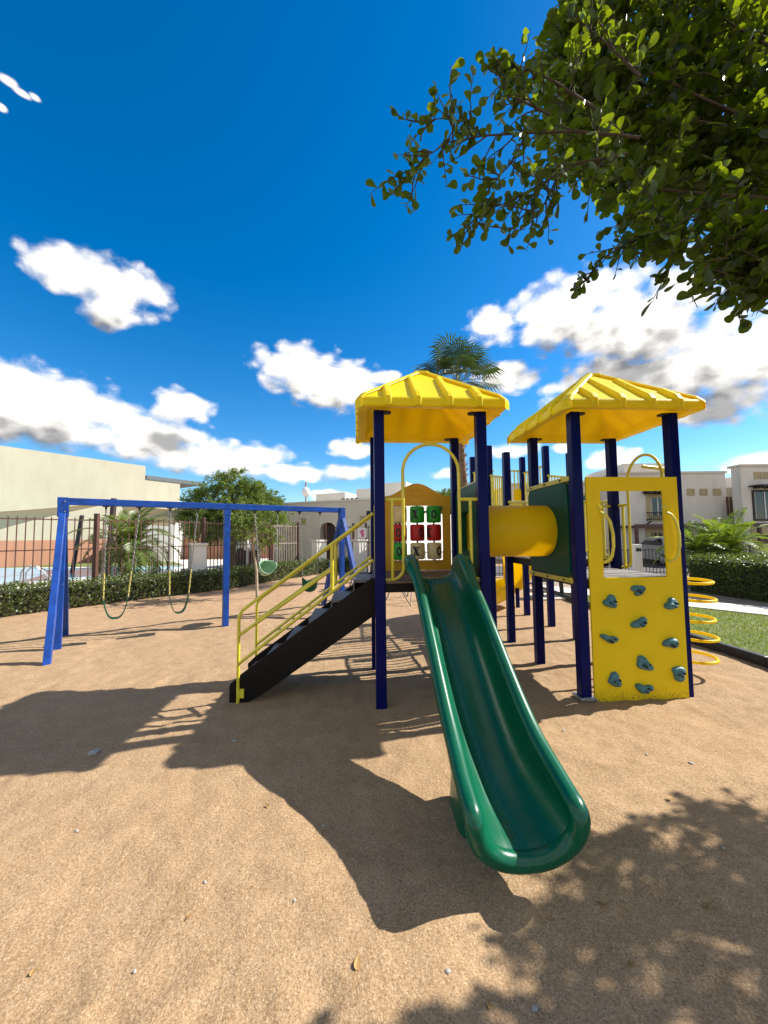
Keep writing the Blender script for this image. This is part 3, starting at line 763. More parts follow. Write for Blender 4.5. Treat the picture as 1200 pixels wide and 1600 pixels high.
def ttt():
    v = AV - .005
    x0, x1 = .115, .985; wx0, wx1, wz0, wz1 = .215, .885, 1.335, 2.04
    n = 24; outer = []; inner = []
    # matching loops: bottom, right, top curve, left
    def side(p, q, k): return [(p[0] + (q[0] - p[0]) * i / k, p[1] + (q[1] - p[1]) * i / k) for i in range(k)]
    outer += side((x0, 1.21), (x1, 1.21), 6) + side((x1, 1.21), (x1, 2.165), 6)
    top = [];
    for i in range(n):
        t = i / n; x = x1 + (x0 - x1) * t
        top.append((x, 2.165 + .165 * (0.5 - .5 * cos(2 * pi * min(1, max(0, (t - .04) / .92)))) ** 0.9))
    outer += top + side((x0, 2.165), (x0, 1.21), 6)
    inner += side((wx0, wz0), (wx1, wz0), 6) + side((wx1, wz0), (wx1, wz1), 6) + side((wx1, wz1), (wx0, wz1), n) + side((wx0, wz1), (wx0, wz0), 6)
    b = MB(); b.ring_prism(outer, inner, .03, lambda a, z, d: (a, v - .015 + d, z))
    pan = fixn(b.build('tic_tac_toe_panel', 'orange_panel', PLAY))
    b = MB()
    # shallow oval badge pressed into the crest
    b.tube([(.55 + .09 * cos(a), v - .016, 2.205 + .045 * sin(a)) for a in [2 * pi * k / 24 for k in range(24)]], .004, 6, closed=True)
    b.build('crest_badge', 'orange_panel', pan)
    cols = (.320, .55, .768); rows_ = (1.925, 1.69, 1.455)
    spec = [[('drum_cream', (('X', 1.25),)), ('drum_green', (('X', -.45), ('O', 1.7))), ('drum_green', (('O', -.15), ('X', 2.0)))],
            [('drum_red', (('O', -.30), ('X', 1.8))), ('drum_red', (('O', .45), ('X', 2.4))), ('drum_red', (('X', -1.05), ('O', 1.15)))],
            [('drum_green', (('O', -.22), ('X', 1.9))), ('drum_cream', (('X', -.35), ('O', 1.75))), ('drum_cream', (('O', .52), ('X', 2.6)))]]
    for i, z in enumerate(rows_):
        for j, x in enumerate(cols):
            m, ls = spec[i][j]; b = MB(); R = .094; hh = .106
            prof = [(.001, -hh), (R - .02, -hh), (R - .006, -hh + .006), (R, -hh + .02), (R, hh - .02), (R - .006, hh - .006), (R - .02, hh), (.001, hh)]
            b.lathe(prof, (x, v, z), 28)
            for ch, th in ls: letter_on(b, ch, x, v, z, R + .0015, th, .118)
            b.build('drum', [m, 'letter'], pan)
    for x in cols: b = MB(); b.tube([(x, v, wz0 - .01), (x, v, wz1 + .01)], .012, 8); b.build('drum_axle', 'dark', pan)
ttt()

# --- climbing wall
def climbing_wall():
    v = BV0 - PW / 2 - .022
    u0, u1 = 2.115, 3.105; wu0, wu1, wz0, wz1 = 2.265, 2.945, 1.205, 2.09
    b = MB(); b.ring_prism([(u0, -.05), (u1, -.05), (u1, 2.235), (u0, 2.235)], [(wu0, wz0), (wu1, wz0), (wu1, wz1), (wu0, wz1)], .02, lambda a, z, d: (a, v + d, z))
    wall = fixn(b.build('climbing_wall', 'climb', PLAY, bevel=.004))
    holds = [(2.61, 1.08), (2.31, .965), (2.96, .93), (2.61, .75), (2.285, .60), (2.93, .54), (2.63, .345), (2.99, .245), (2.315, .20), (2.62, .105)]
    shapes = [(1.0, .62, .4), (1.0, .75, -.5), (.95, .72, -.35), (1.0, .72, .5), (1.0, .60, -.3), (1.0, .75, .2), (1.1, .85, -.4), (1.0, .8, -.5), (.95, .8, .2), (1.0, .7, -.1)]
    for i, ((x, z), (sx, sz, ro)) in enumerate(zip(holds, shapes)):
        b = MB(); rw = []; n = 22
        lobes = [(R_.uniform(0, 6.28), R_.uniform(.14, .28), k) for k in (2, 3)]
        for dep, sc_ in ((0.0, 1.0), (.018, 1.0), (.034, .92), (.046, .76), (.052, .5), (.049, .2), (.047, .01)):
            ring = []
            for k in range(n):
                a = 2 * pi * k / n; rad = .072 * sc_ * (1 + sum(am * cos(m * a + ph) for ph, am, m in lobes) * (.5 + .5 * sc_))
                px, pz = rad * cos(a) * sx, rad * sin(a) * sz
                ring.append((x + px * cos(ro) - pz * sin(ro), v - dep * (1 + .25 * cos(a + i)), z + px * sin(ro) + pz * cos(ro)))
            rw.append(ring)
        b.grid(rw, closed=True)
        for dx, dz in ((.024, .008), (-.022, -.004), (.0, -.018)):
            q = [(x + dx * 1.2 + .010 * cos(a), v - .066, z + dz * 1.2 + .010 * sin(a)) for a in [2 * pi * k / 10 for k in range(10)]]
            b.add(q + [(p[0], v - .03, p[2]) for p in q], [tuple(range(10))] + [(k, (k + 1) % 10, 10 + (k + 1) % 10, 10 + k) for k in range(10)], 1)
        fixn(b.build('hold', ['hold', 'dark'], wall))
    for x, s in ((2.255, 1), (2.955, 1)):
        b = MB(); z0, z1 = 1.36, 1.87
        P = [(x, v + .0, z1), (x + .035, v - .035, z1 - .03), (x + .065, v - .055, z1 - .10), (x + .085, v - .06, z1 - .22), (x + .085, v - .06, z0 + .16), (x + .065, v - .055, z0 + .06), (x + .035, v - .035, z0 + .015), (x + .01, v, z0)]
        b.tube(P, .015, 10); b.lathe([(.001, -.012), (.02, -.012), (.022, 0), (.001, 0)], (x - .012, v - .002, z1 + .05), 10, axis='Y')
        b.build('grab_handle', 'ymetal', wall)
climbing_wall()

# --- crawl tunnel between the towers and its moulded end panels
TV, TZ, TR = .56, 1.695, .30
def tunnel_panel(u, v0, v1, sgn):
    n = 14
    outer = rrect(v0, v1, 1.20, 2.22, .10, n)
    inner = [(TV + (TR - .02) * cos(-pi / 2 + .0 + 2 * pi * (k + .5) / (4 * n)), TZ + (TR - .02) * sin(-pi / 2 + 2 * pi * (k + .5) / (4 * n))) for k in range(4 * n)]
    cx = (v0 + v1) / 2
    inner = []
    for (a, z) in outer:
        th = atan2(z - TZ, a - TV); inner.append((TV + (TR - .02) * cos(th), TZ + (TR - .02) * sin(th)))
    b = MB(); b.ring_prism(outer, inner, .075, lambda a, z, d: (u - .0375 + d, a, z))
    o = fixn(b.build('tunnel_panel', 'dgreen', PLAY, bevel=.022, seg=4))
    for z in (2.235, 1.165):
        b = MB(); b.box((u + sgn * .03, cx, z), (.03, v1 - v0 + .10, .05)); ob = b.build('panel_rail', 'ymetal', o, bevel=.005)
        for t in (-.35, 0, .35): b = MB(); b.lathe([(.001, 0), (.012, 0), (.012, sgn * .01), (.001, sgn * .01)], (u + sgn * .045, cx + t, z), 8, axis='X'); b.build('rail_bolt', 'dark', ob)
tunnel_panel(BU0 - .02, .045, .965, -1); tunnel_panel(AU + .02, .06, 1.0, 1)
b = MB(); ua, ub = AU + .062, BU0 - .062
rings = []
for u_, r_ in ((ua - .07, TR - .012), (ua, TR - .012), (ua, TR + .045), (ua + .012, TR + .045), (ua + .02, TR), (ub - .02, TR), (ub - .012, TR + .045), (ub, TR + .045), (ub, TR - .012), (ub + .07, TR - .012)):
    pass
prof = [(TR - .006, ua - .06), (TR, ua + .0), (TR, ua + .3), (TR, ub - .3), (TR, ub + .0), (TR - .006, ub + .02), (TR - .018, ub + .02), (TR - .018, ua - .06), (TR - .006, ua - .06)]
b.lathe([(r, z) for r, z in prof], (0, TV, TZ), 48, axis='X', smooth=True)
o = fixn(b.build('crawl_tunnel', 'yplastic', PLAY)); 
mod = o.modifiers.new('edge', 'EDGE_SPLIT'); mod.split_angle = radians(50)

# --- guard rails of the rear platforms
def guard(p, q, z0p, z0q, hgt, nb):
    b = MB(); p, q = Vector((*p, 0)), Vector((*q, 0)); r = .016
    T = lambda t, z: p.lerp(q, t) + Vector((0, 0, z))
    za = lambda t: z0p + (z0q - z0p) * t
    b.tube([T(0, za(0) + hgt), T(1, za(1) + hgt)], r * 1.2); b.tube([T(0, za(0) + .06), T(1, za(1) + .06)], r)
    for k in range(nb):
        t = (k + .5) / nb; b.tube([T(t, za(t) + .06), T(t, za(t) + hgt)], r * .9, 8)
    b.build('guard_rail', 'ymetal', PLAY)
guard((DU0, DV + .06), (CU0, CV0 - .06), 1.45, 1.60, 1.12, 7)
guard((DU1, DV + .06), (CU1, CV0 - .06), 1.45, 1.60, 1.12, 7)
guard((DU0, BV1 + .06), (DU0, DV - .06), 1.28, 1.36, .80, 8)
guard((DU1, BV1 + .06), (DU1, DV - .06), 1.28, 1.36, .80, 8)
guard((CU0 + .06, CV1), (CU0 + .45, CV1), 1.63, 1.63, 1.36, 3)
guard((CU1 - .30, CV1), (CU1 - .06, CV1), 1.63, 1.63, 1.36, 3)
guard((CU1, CV0 + .06), (CU1, CV1 - .06), 1.63, 1.63, 1.30, 8)
guard((CU0, CV0 + .06), (CU0, CV1 - .06), 1.63, 1.63, 1.30, 8)

# --- curved slide at the back
def curved_slide():
    cl = [(2.88, 3.92, 1.63), (2.98, 4.18, 1.48), (3.20, 4.40, 1.08), (3.38, 4.60, .62), (3.38, 4.84, .34), (3.18, 4.96, .19), (2.88, 4.84, .11), (2.64, 4.62, .08), (2.46, 4.38, .07)]
    cl = [Vector(c) for c in cl]
    def cat(t):
        i = min(int(t), len(cl) - 2); f = t - i; P = [cl[max(0, min(len(cl) - 1, i + k))] for k in (-1, 0, 1, 2)]
        return .5 * ((2 * P[1]) + (P[2] - P[0]) * f + (2 * P[0] - 5 * P[1] + 4 * P[2] - P[3]) * f * f + (3 * P[1] - P[0] - 3 * P[2] + P[3]) * f ** 3)
    N_ = 70; st = [cat(k * (len(cl) - 1) / (N_ - 1)) for k in range(N_)]; rows = []
    for i, p in enumerate(st):
        d = (st[min(N_ - 1, i + 1)] - st[max(0, i - 1)]); d.z = 0; d.normalize(); x = Vector((d.y, -d.x, 0))
        t = i / (N_ - 1); Hw = .40 + .15 * math.exp(-(t / .12) ** 2); prof = []
        for k in range(17):
            a = pi * k / 16; e = .8
            prof.append((math.copysign(abs(cos(a)) ** e, cos(a)) * .30, Hw * (1 - sin(a) ** e)))
        out = [(px * 1.09, py - .025) for px, py in prof]; out[0] = (.327, Hw); out[-1] = (-.327, Hw)
        rows.append([p + x * a + Vector((0, 0, c)) for a, c in prof + out[::-1]])
    b = MB(); b.grid(rows, closed=True); o = fixn(b.build('curved_slide', 'yplastic', PLAY))
    b = MB(); b.tube([(3.40, 4.74, -.1), (3.40, 4.74, .44)], .045); b.build('slide_support', 'navy', o)
    # moulded hood either side of the slide mouth
    for a_, c_ in ((2.58, 2.68), (3.08, 3.18)):
        b = MB(); b.box(((a_ + c_) / 2, CV1 + .02, 2.12), (.13, .16, .98)); b.build('slide_hood', 'yplastic', o, bevel=.04, seg=3)
curved_slide()

# --- ring climber
def ring_climber():
    cu, cv = 3.50, .46
    b = MB(); b.tube([(cu, cv, -.1), (cu, cv, 2.3), (cu - .05, cv, 2.42), (BU1 + .05, cv, 2.45)], .022, 10)
    o = b.build('ring_climber', 'ymetal', PLAY)
    for k, (z, ro) in enumerate(((.205, .5), (.445, -.2), (.655, .4), (.885, -.1), (1.085, .3))):
        dx = .17 + .012 * (k % 2) * 2; b = MB()
        b.tube([(cu + .20 + .012 * (1 if k % 2 else -1) + .215 * cos(a), cv + .215 * sin(a), z + .008 * sin(a + ro)) for a in [2 * pi * q / 32 for q in range(32)]], .017, 8, closed=True)
        b.build('ring', 'yplastic', o)
ring_climber()

# ------------------------------------------------------------------ swings
SA, SB = Vector((-5.0, 5.97, 0)), Vector((-3.0, 7.32, 0))
SD = (SB - SA); SP = Vector((-SD.y, SD.x, 0)).normalized(); SDN = SD.normalized()
SWR = empty('swing_frame', SA, 0, 'long worn blue swing frame with slanted end legs', 'swing frame')
BZ = 2.30
def sw(t, off=0, z=0): return SD * t + SP * off + Vector((0, 0, z))
b = MB(); b.bar(sw(-.03, 0, BZ - .055), sw(1.0, 0, BZ - .055), .085, .11); b.build('beam', 'blue', SWR, bevel=.006)
b = MB(); b.bar(sw(1.002, 0, BZ - .055), sw(2.05, 0, BZ - .055), .085, .11); b.build('beam', 'blue', SWR, bevel=.006)
for t in (0, 1, 2.02):
    if t == 1:
        b = MB(); b.bar(sw(1, 0, -.2), sw(1, 0, BZ - .115), .105, .105, up=SDN); b.build('leg', 'blue', SWR, bevel=.006)
        b = MB(); b.bar(sw(1, 0, BZ - .22), sw(1, 0, BZ - .115), .12, .12, up=SDN); b.build('bracket', 'blue', SWR, bevel=.006)
    else:
        b = MB(); b.bar(sw(t, 0, -.2), sw(t, 0, BZ - .30), .095, .095, up=SDN); b.build('leg', 'blue', SWR, bevel=.006)
        for s in (-1, 1):
            b = MB(); b.bar(sw(t, s * 1.02, -.12), sw(t, s * .06, BZ - .26), .11, .085, up=SDN); b.build('leg', 'blue', SWR, bevel=.006)
        b = MB(); b.bar(sw(t, 0, BZ - .30), sw(t, 0, BZ + .005), .12, .135, up=SDN)
        bo = b.build('bracket', 'blue', SWR, bevel=.006)
        for zz in (-.06, -.22):
            b = MB(); b.lathe([(.001, 0), (.011, 0), (.011, .012), (.001, .012)], sw(t, 0, BZ + zz) + SP * -.075 + SDN * .02, 8, axis='Y'); b.build('bracket_bolt', 'bolt', bo)
for t in (.224, .415, .605, .789, 1.216, 1.408, 1.603, 1.798):
    b = MB(); b.bar(sw(t, 0, BZ - .125), sw(t, 0, BZ - .111), .07, .09, up=SDN); b.bar(sw(t, 0, BZ - .165), sw(t, 0, BZ - .125), .03, .03, up=SDN)
    b.build('hanger', 'dark', SWR)

def chain(b, a, c, r=.0055, link=.045, mi=0):
    a, c = Vector(a), Vector(c); n = max(2, int((c - a).length / link)); d = (c - a).normalized()
    x = d.cross(Vector((0, 0, 1)) if abs(d.z) < .9 else Vector((1, 0, 0))).normalized(); y = d.cross(x)
    for k in range(n):
        m = a.lerp(c, (k + .5) / n); w = x if k % 2 else y
        L_ = (c - a).length / n * .64
        P = [m + d * (L_ * cos(q)) + w * (.012 * sin(q)) for q in [2 * pi * j / 8 for j in range(8)]]
        b.tube(P, r, 5, closed=True, mi=mi)
def belt_swing(t0, t1, zs, lean, half, label, loc_t):
    base = SA + sw(loc_t, 0, 0); root = empty('belt_swing', (base.x, base.y, 0), 0, label, 'swing', 'belt swings hanging from the blue frame')
    o = SA - base; o.z = 0
    A0 = o + sw(t0, 0, BZ - .16); C0 = o + sw(t1, 0, BZ - .16)
    mid = (A0 + C0) / 2
    a1 = Vector((mid.x, mid.y, 0)) - SDN * half * 1.0 + SDN * lean + Vector((0, 0, zs + .30)); c1 = Vector((mid.x, mid.y, 0)) + SDN * half + SDN * lean + Vector((0, 0, zs + .30))
    b = MB(); r0 = []; n = 18
    for k in range(n + 1):
        s = k / n * 2 - 1
        # catenary like belt
        p = (a1 + c1) / 2 + SDN * (half * math.copysign(abs(s) ** .85, s)); p.z = zs + .30 * abs(s) ** 2.6
        r0.append(p)
    up = []
    rows = []
    for k, p in enumerate(r0):
        d = (r0[min(n, k + 1)] - r0[max(0, k - 1)]).normalized(); nn = SP.cross(d).normalized(); ww = .07 - .025 * abs(k / n * 2 - 1) ** 3
        rows.append([p + SP * ww + nn * .006, p - SP * ww + nn * .006, p - SP * ww - nn * .006, p + SP * ww - nn * .006])
    b.grid(rows, closed=True, smooth=False); b.add(rows[0], [(0, 1, 2, 3)]); b.add(rows[-1], [(3, 2, 1, 0)])
    fixn(b.build('seat', 'dgreen', root))
    for top, bot in ((A0, a1), (C0, c1)):
        b = MB(); chain(b, top, bot); ch = b.build('chain', 'chain', root)
        b = MB(); s0 = bot.lerp(top, .02); s1 = bot.lerp(top, .30)
        b.tube([s0.lerp(s1, q / 14) + SP * .006 * (-1) ** q for q in range(15)], .0115, 8); b.build('chain_sleeve', 'sleeve', ch)
belt_swing(.224, .415, .36, -.06, .165, 'nearer black belt swing on the left half of the frame, hanging lowest', .32)
belt_swing(.605, .789, .34, -.05, .15, 'black belt swing beside the middle post of the blue frame', .70)

def bucket_swing(t0, t1, zs, tilt, label, mat):
    mid_t = (t0 + t1) / 2; base = SA + sw(mid_t); root = empty('bucket_swing', (base.x, base.y, 0), 0, label, 'baby swing', 'bucket swings hanging from the blue frame')
    o = SA - base; o.z = 0
    Rm = Matrix.Rotation(tilt, 3, SDN); c = Vector((0, 0, zs))
    b = MB(); rows = []; n = 24
    for k, (r, z) in enumerate(((.005, -.13), (.07, -.13), (.12, -.105), (.15, -.05), (.165, .02), (.175, .10), (.178, .13), (.165, .13), (.155, .06), (.14, -.04), (.10, -.09), (.004, -.10))):
        ring = []
        for q in range(n):
            a = 2 * pi * q / n; zz = z
            if r > .15 and z > .05: zz = z + .05 * cos(2 * a)
            ring.append(c + Rm @ (SDN * (r * cos(a)) + SP * (r * .85 * sin(a)) + Vector((0, 0, zz))))
        rows.append(ring)
    b.grid(rows, closed=True)
    seat = fixn(b.build('seat', mat, root))
    for a in (.6, 2.54, 3.7, 5.7):
        b = MB(); p = c + Rm @ (SDN * (.152 * cos(a)) + SP * (.135 * sin(a)) + Vector((0, 0, -.03)))
        d = Rm @ (SDN * cos(a) + SP * sin(a))
        x = d.cross(Vector((0, 0, 1))).normalized(); y = x.cross(d)
        q = [p + d * .012 + x * (.028 * cos(k)) + y * (.045 * sin(k)) for k in [2 * pi * j / 12 for j in range(12)]]
        b.add(q, [tuple(range(12))]); b.build('leg_hole', 'dark', seat)
    for t, s in ((t0, -1), (t1, 1)):
        top = o + sw(t, 0, BZ - .16); bot = c + Rm @ (SDN * (.165 * s) + Vector((0, 0, .12)))
        b = MB(); chain(b, top, bot); b.build('chain', 'chain', root)
MT['pale_green'] = pm('pale_green_plastic', (.26, .42, .27), .4, .15, 9)  # lighter green than the far bucket seat
bucket_swing(1.216, 1.408, 1.02, 1.0, 'pale green bucket swing tipped over and hanging high', 'pale_green')
bucket_swing(1.603, 1.798, .62, .1, 'dark green bucket swing hanging upright at the far end of the frame', 'dgreen')

# ------------------------------------------------------------------ foliage helpers
def rnd_dir(r):
    while True:
        v = Vector((r.uniform(-1, 1), r.uniform(-1, 1), r.uniform(-1, 1)))
        if .05 < v.length < 1: return v.normalized()
class Leaves:
    def __init__(s): s.V = []; s.F = []
    def leaf(s, p, d, nrm, L, w, fold=.15):
        """obovate leaf: narrow at the stalk, broad and round near the tip"""
        x = d.cross(nrm).normalized(); n = x.cross(d).normalized(); o = len(s.V)
        P = [p]
        for t, ww in ((.25, .42), (.55, .92), (.8, 1.0), (.95, .62)):
            for sg in (-1, 1): P.append(p + d * (L * t) + x * (sg * ww * w / 2) + n * (fold * ww * w * .5 - .12 * L * t * t))
        P.append(p + d * L - n * (.12 * L))
        P += [p + d * (L * t) - n * (.12 * L * t * t) for t in (.25, .55, .8, .95)]
        s.V += [tuple(q) for q in P]
        c = [10, 11, 12, 13]
        s.F += [(o, o + 10, o + 1), (o, o + 2, o + 10)]
        for k in range(3):
            s.F += [(o + 1 + 2 * k, o + c[k], o + c[k + 1], o + 3 + 2 * k), (o + c[k], o + 2 + 2 * k, o + 4 + 2 * k, o + c[k + 1])]
        s.F += [(o + 7, o + 13, o + 9), (o + 13, o + 8, o + 9)]
    def quad(s, p, d, nrm, L, w):
        x = d.cross(nrm).normalized(); n = x.cross(d); o = len(s.V)
        s.V += [tuple(p), tuple(p + d * (L * .5) + x * (w / 2)), tuple(p + d * L + n * (-.1 * L)), tuple(p + d * (L * .5) - x * (w / 2))]
        s.F.append((o, o + 1, o + 2, o + 3))
    def build(s, name, mat, parent=None):
        b = MB(); b.add(s.V, s.F, 0, False); return b.build(name, mat, parent)

def hedge(name, pts, depth, hgt, n, size, mat, label, r, side=1):
    """leaf mass along a ground polyline (its front foot), thick towards the far side"""
    root = empty(name, (0, 0, 0), 0, label, 'hedge')
    Lf = Leaves(); core = MB(); segs = [(Vector((*a, 0)), Vector((*c, 0))) for a, c in zip(pts, pts[1:])]
    tot = sum((c - a).length for a, c in segs)
    rows = []
    for i, p in enumerate(pts):
        a = Vector((*pts[max(0, i - 1)], 0)); c = Vector((*pts[min(len(pts) - 1, i + 1)], 0)); d = (c - a).normalized(); nn = Vector((-d.y, d.x, 0)) * side
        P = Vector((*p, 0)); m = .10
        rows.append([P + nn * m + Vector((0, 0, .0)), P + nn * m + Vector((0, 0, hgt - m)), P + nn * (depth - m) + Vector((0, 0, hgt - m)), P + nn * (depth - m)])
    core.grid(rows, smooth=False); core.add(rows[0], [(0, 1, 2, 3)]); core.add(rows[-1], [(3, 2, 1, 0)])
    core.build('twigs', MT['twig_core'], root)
    for a, c in segs:
        L_ = (c - a).length; d = (c - a).normalized(); nn = Vector((-d.y, d.x, 0)) * side
        for k in range(int(n * L_ / tot)):
            f = r.random(); u = r.random() * L_
            wob = .05 * noise.noise(Vector((u * 1.8 + a.x * 3, a.y, 0))) + .04 * noise.noise(Vector((u * 6 + a.x, 7, 0)))
            if f < .5: q = nn * (r.uniform(-.03, .12) + wob) + Vector((0, 0, hgt * (.04 + .96 * r.random() ** .8))); out = (-nn + Vector((0, 0, .5)))
            elif f < .88: q = nn * (r.random() * depth) + Vector((0, 0, hgt + r.uniform(-.10, .04) + wob + .05 * noise.noise(Vector((u * 3, 3, a.x))))); out = Vector((0, 0, 1))
            else: q = nn * (depth + r.uniform(-.12, .03)) + Vector((0, 0, hgt * r.random())); out = nn + Vector((0, 0, .3))
            p = a + d * u + q
            dd = (out.normalized() * .7 + rnd_dir(r)).normalized(); Lf.quad(p, dd, (rnd_dir(r) + out * .8).normalized(), size * r.uniform(.7, 1.4), size * r.uniform(.45, .75))
    for e, sg in ((pts[0], 1), (pts[-1], -1)):
        i = 0 if sg == 1 else len(pts) - 2
        d = (Vector((*pts[i + 1], 0)) - Vector((*pts[i], 0))).normalized(); nn = Vector((-d.y, d.x, 0)) * side
        for k in range(int(n * .05)):
            p = Vector((*e, 0)) + nn * (r.random() * depth) + Vector((0, 0, r.random() * hgt)) + d * (sg * r.uniform(-.05, .1))
            Lf.quad(p, (rnd_dir(r) - d * sg).normalized(), rnd_dir(r), size * r.uniform(.7, 1.4), size * .6)
    Lf.build('foliage', mat, root); return root
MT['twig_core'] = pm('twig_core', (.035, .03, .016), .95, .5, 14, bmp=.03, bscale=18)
hedge('long_hedge', [(-10.2, 5.6), (-8.25, 8.3), (-7.1, 9.8), (-5.05, 12.3), (-4.1, 14.6), (-2.9, 17.0), (-1.2, 18.6)], .85, .60, 19000, .062, 'hedge_leaf', 'long low green hedge with bare twigs in front of the brown fence', random.Random(5))
hedge('clipped_hedge', [(12.5, 4.4), (9.15, 6.6), (8.75, 8.4), (8.35, 10.7)], 2.2, 1.02, 21000, .055, 'hedge_leaf2', 'dense square clipped green hedge beside the concrete path', random.Random(6), side=-1)

# palms
def frond(Lf, ribs, p, az, el, L, droop, leaf, n, r, vee=.5, up0=0.):
    d = Vector((cos(az) * cos(el), sin(az) * cos(el), sin(el))); pts = []; q = Vector(p); K = 14
    for k in range(K + 1):
        pts.append(q.copy()); e = el - droop * (k / K) ** 1.3
        d = Vector((cos(az) * cos(e), sin(az) * cos(e), sin(e))); q = q + d * (L / K)
    ribs.tube(pts, [.010 * (1 - .8 * k / K) * max(.5, L) for k in range(K + 1)], 5)
    side = Vector((-sin(az), cos(az), 0))
    for k in range(n):
        t = .12 + .88 * k / n; i = min(K - 1, int(t * K)); f = t * K - i; P = pts[i].lerp(pts[i + 1], f); dd = (pts[i + 1] - pts[i]).normalized(); nn = side.cross(dd) * -1
        if nn.z < 0: nn = -nn
        ll = leaf * (sin(pi * min(1, .12 + .86 * t)) ** .6) * r.uniform(.85, 1.1)
        for sg in (-1, 1):
            v = (side * sg * .8 + dd * .62 + nn * vee * .5 + Vector((0, 0, -.25 * t))).normalized()
            v = (v + rnd_dir(r) * .1).normalized(); Lf.quad(P, v, nn, ll, .022 * (leaf / .4 + .5))
def feather_palm(name, base, th, tr, nf, L, leaf, mat, label, r, trunk_mat='palm_trunk', e0=1.35, e1=-.2, droop=1.1, n=42):
    root = empty(name, base, 0, label, 'palm tree')
    b = MB(); b.tube([(0, 0, -.1)] + [(.02 * sin(k * 2.1), .02 * cos(k * 1.7), th * k / 10) for k in range(1, 11)], [tr * (1.15 if k == 0 else 1 + .14 * (k % 2)) for k in range(11)], 12); b.build('trunk', trunk_mat, root)
    Lf = Leaves(); rb = MB()
    for k in range(nf):
        t = k / nf; frond(Lf, rb, (0, 0, th - .03), k * 2.399 + r.uniform(-.2, .2), e0 + (e1 - e0) * t + r.uniform(-.1, .1), L * r.uniform(.85, 1.1), droop * (.7 + .6 * t), leaf, n, r)
    c = Lf.build('crown', mat, root); rb.build('midrib', 'petiole', c); return root
feather_palm('date_palm', (-7.85, 11.9, 0), 1.42, .12, 40, 1.6, .40, 'palm_leaf', 'small feathery date palm behind the brown bar fence by the pool', random.Random(21), e0=1.45, droop=1.75, e1=-.3)
feather_palm('date_palm', (9.75, 12.0, 0), 1.02, .22, 26, 1.35, .34, 'cycad_leaf', 'smaller bright green palm with a thick trunk behind the clipped hedge', random.Random(22), droop=1.25, e1=.1)
feather_palm('date_palm', (10.75, 12.1, 0), 1.05, .30, 30, 1.55, .38, 'cycad_leaf', 'larger bright green palm with a thick trunk behind the clipped hedge', random.Random(23), droop=1.3, e1=.05)
feather_palm('date_palm', (2.08, 12.8, 0), 2.35, .10, 30, .95, .34, 'palm_leaf', 'bushy palm behind the game panel of the climbing frame', random.Random(24), droop=.7, e1=.25)
def fan_palm(base, H, lean, label, r):
    root = empty('fan_palm', base, 0, label, 'palm tree')
    b = MB(); K = 40; pts = []; rad = []
    for k in range(K + 1):
        t = k / K; pts.append((lean[0] * t ** 1.5, lean[1] * t, H * t)); rad.append((.17 - .05 * t) * (1.1 if k % 2 else .92))
    b.tube(pts, rad, 12)
    # old leaf bases
    for k in range(150):
        t = .35 + .65 * r.random(); a = r.random() * 6.28; z = H * t; rr = .13
        p = Vector((lean[0] * t ** 1.5 + rr * cos(a), lean[1] * t + rr * sin(a), z)); b.bar(p, p + Vector((.09 * cos(a), .09 * sin(a), .10)), .05, .015, up=(cos(a), sin(a), 0))
    b.build('trunk', 'palm_trunk', root)
    Lf = Leaves(); rb = MB(); top = Vector((lean[0], lean[1], H))
    for k in range(30):
        az = k * 2.399; el = 1.35 - 1.75 * (k / 30) + r.uniform(-.15, .15); L = r.uniform(.85, 1.35)
        d = Vector((cos(az) * cos(el), sin(az) * cos(el), sin(el)))
        q = top + d * L + Vector((0, 0, -.08)); rb.tube([top, top + d * (L * .5) + Vector((0, 0, .03)), q], [.02, .016, .012], 5)
        side = Vector((-sin(az), cos(az), 0)); nn = side.cross(d)
        if nn.z < 0: nn = -nn
        nb = 26; RR = r.uniform(.9, 1.15); tipdir = (d + Vector((0, 0, -.25))).normalized()
        for j in range(nb):
            a = (j / (nb - 1) - .5) * 2 * 2.0
            v = (tipdir * cos(a) + side * sin(a)); v = (v + nn * .12 * abs(sin(a)) + Vector((0, 0, -.10))).normalized(); l = RR * (.72 + .28 * cos(a * .6)) * r.uniform(.92, 1.05)
            m = q + v * (l * .62); x = v.cross(nn).normalized(); o = len(Lf.V); w1 = .032
            tip = m + (v + Vector((0, 0, -.55 - r.random() * .3))).normalized() * (l * .38)
            Lf.V += [tuple(q), tuple(m - x * w1), tuple(m + x * w1), tuple(tip)]; Lf.F += [(o, o + 1, o + 2), (o + 1, o + 3, o + 2)]
    c = Lf.build('crown', 'fan_leaf', root); rb.build('petiole', 'petiole', c)
pb = at(731, 830, 15.0); ptop = at(712, 602, 15.0)
fan_palm((pb.x, 15.0, 0), ptop.z, (ptop.x - pb.x, 0), 'tall fan palm with a shaggy trunk rising behind the front yellow roof', random.Random(31))

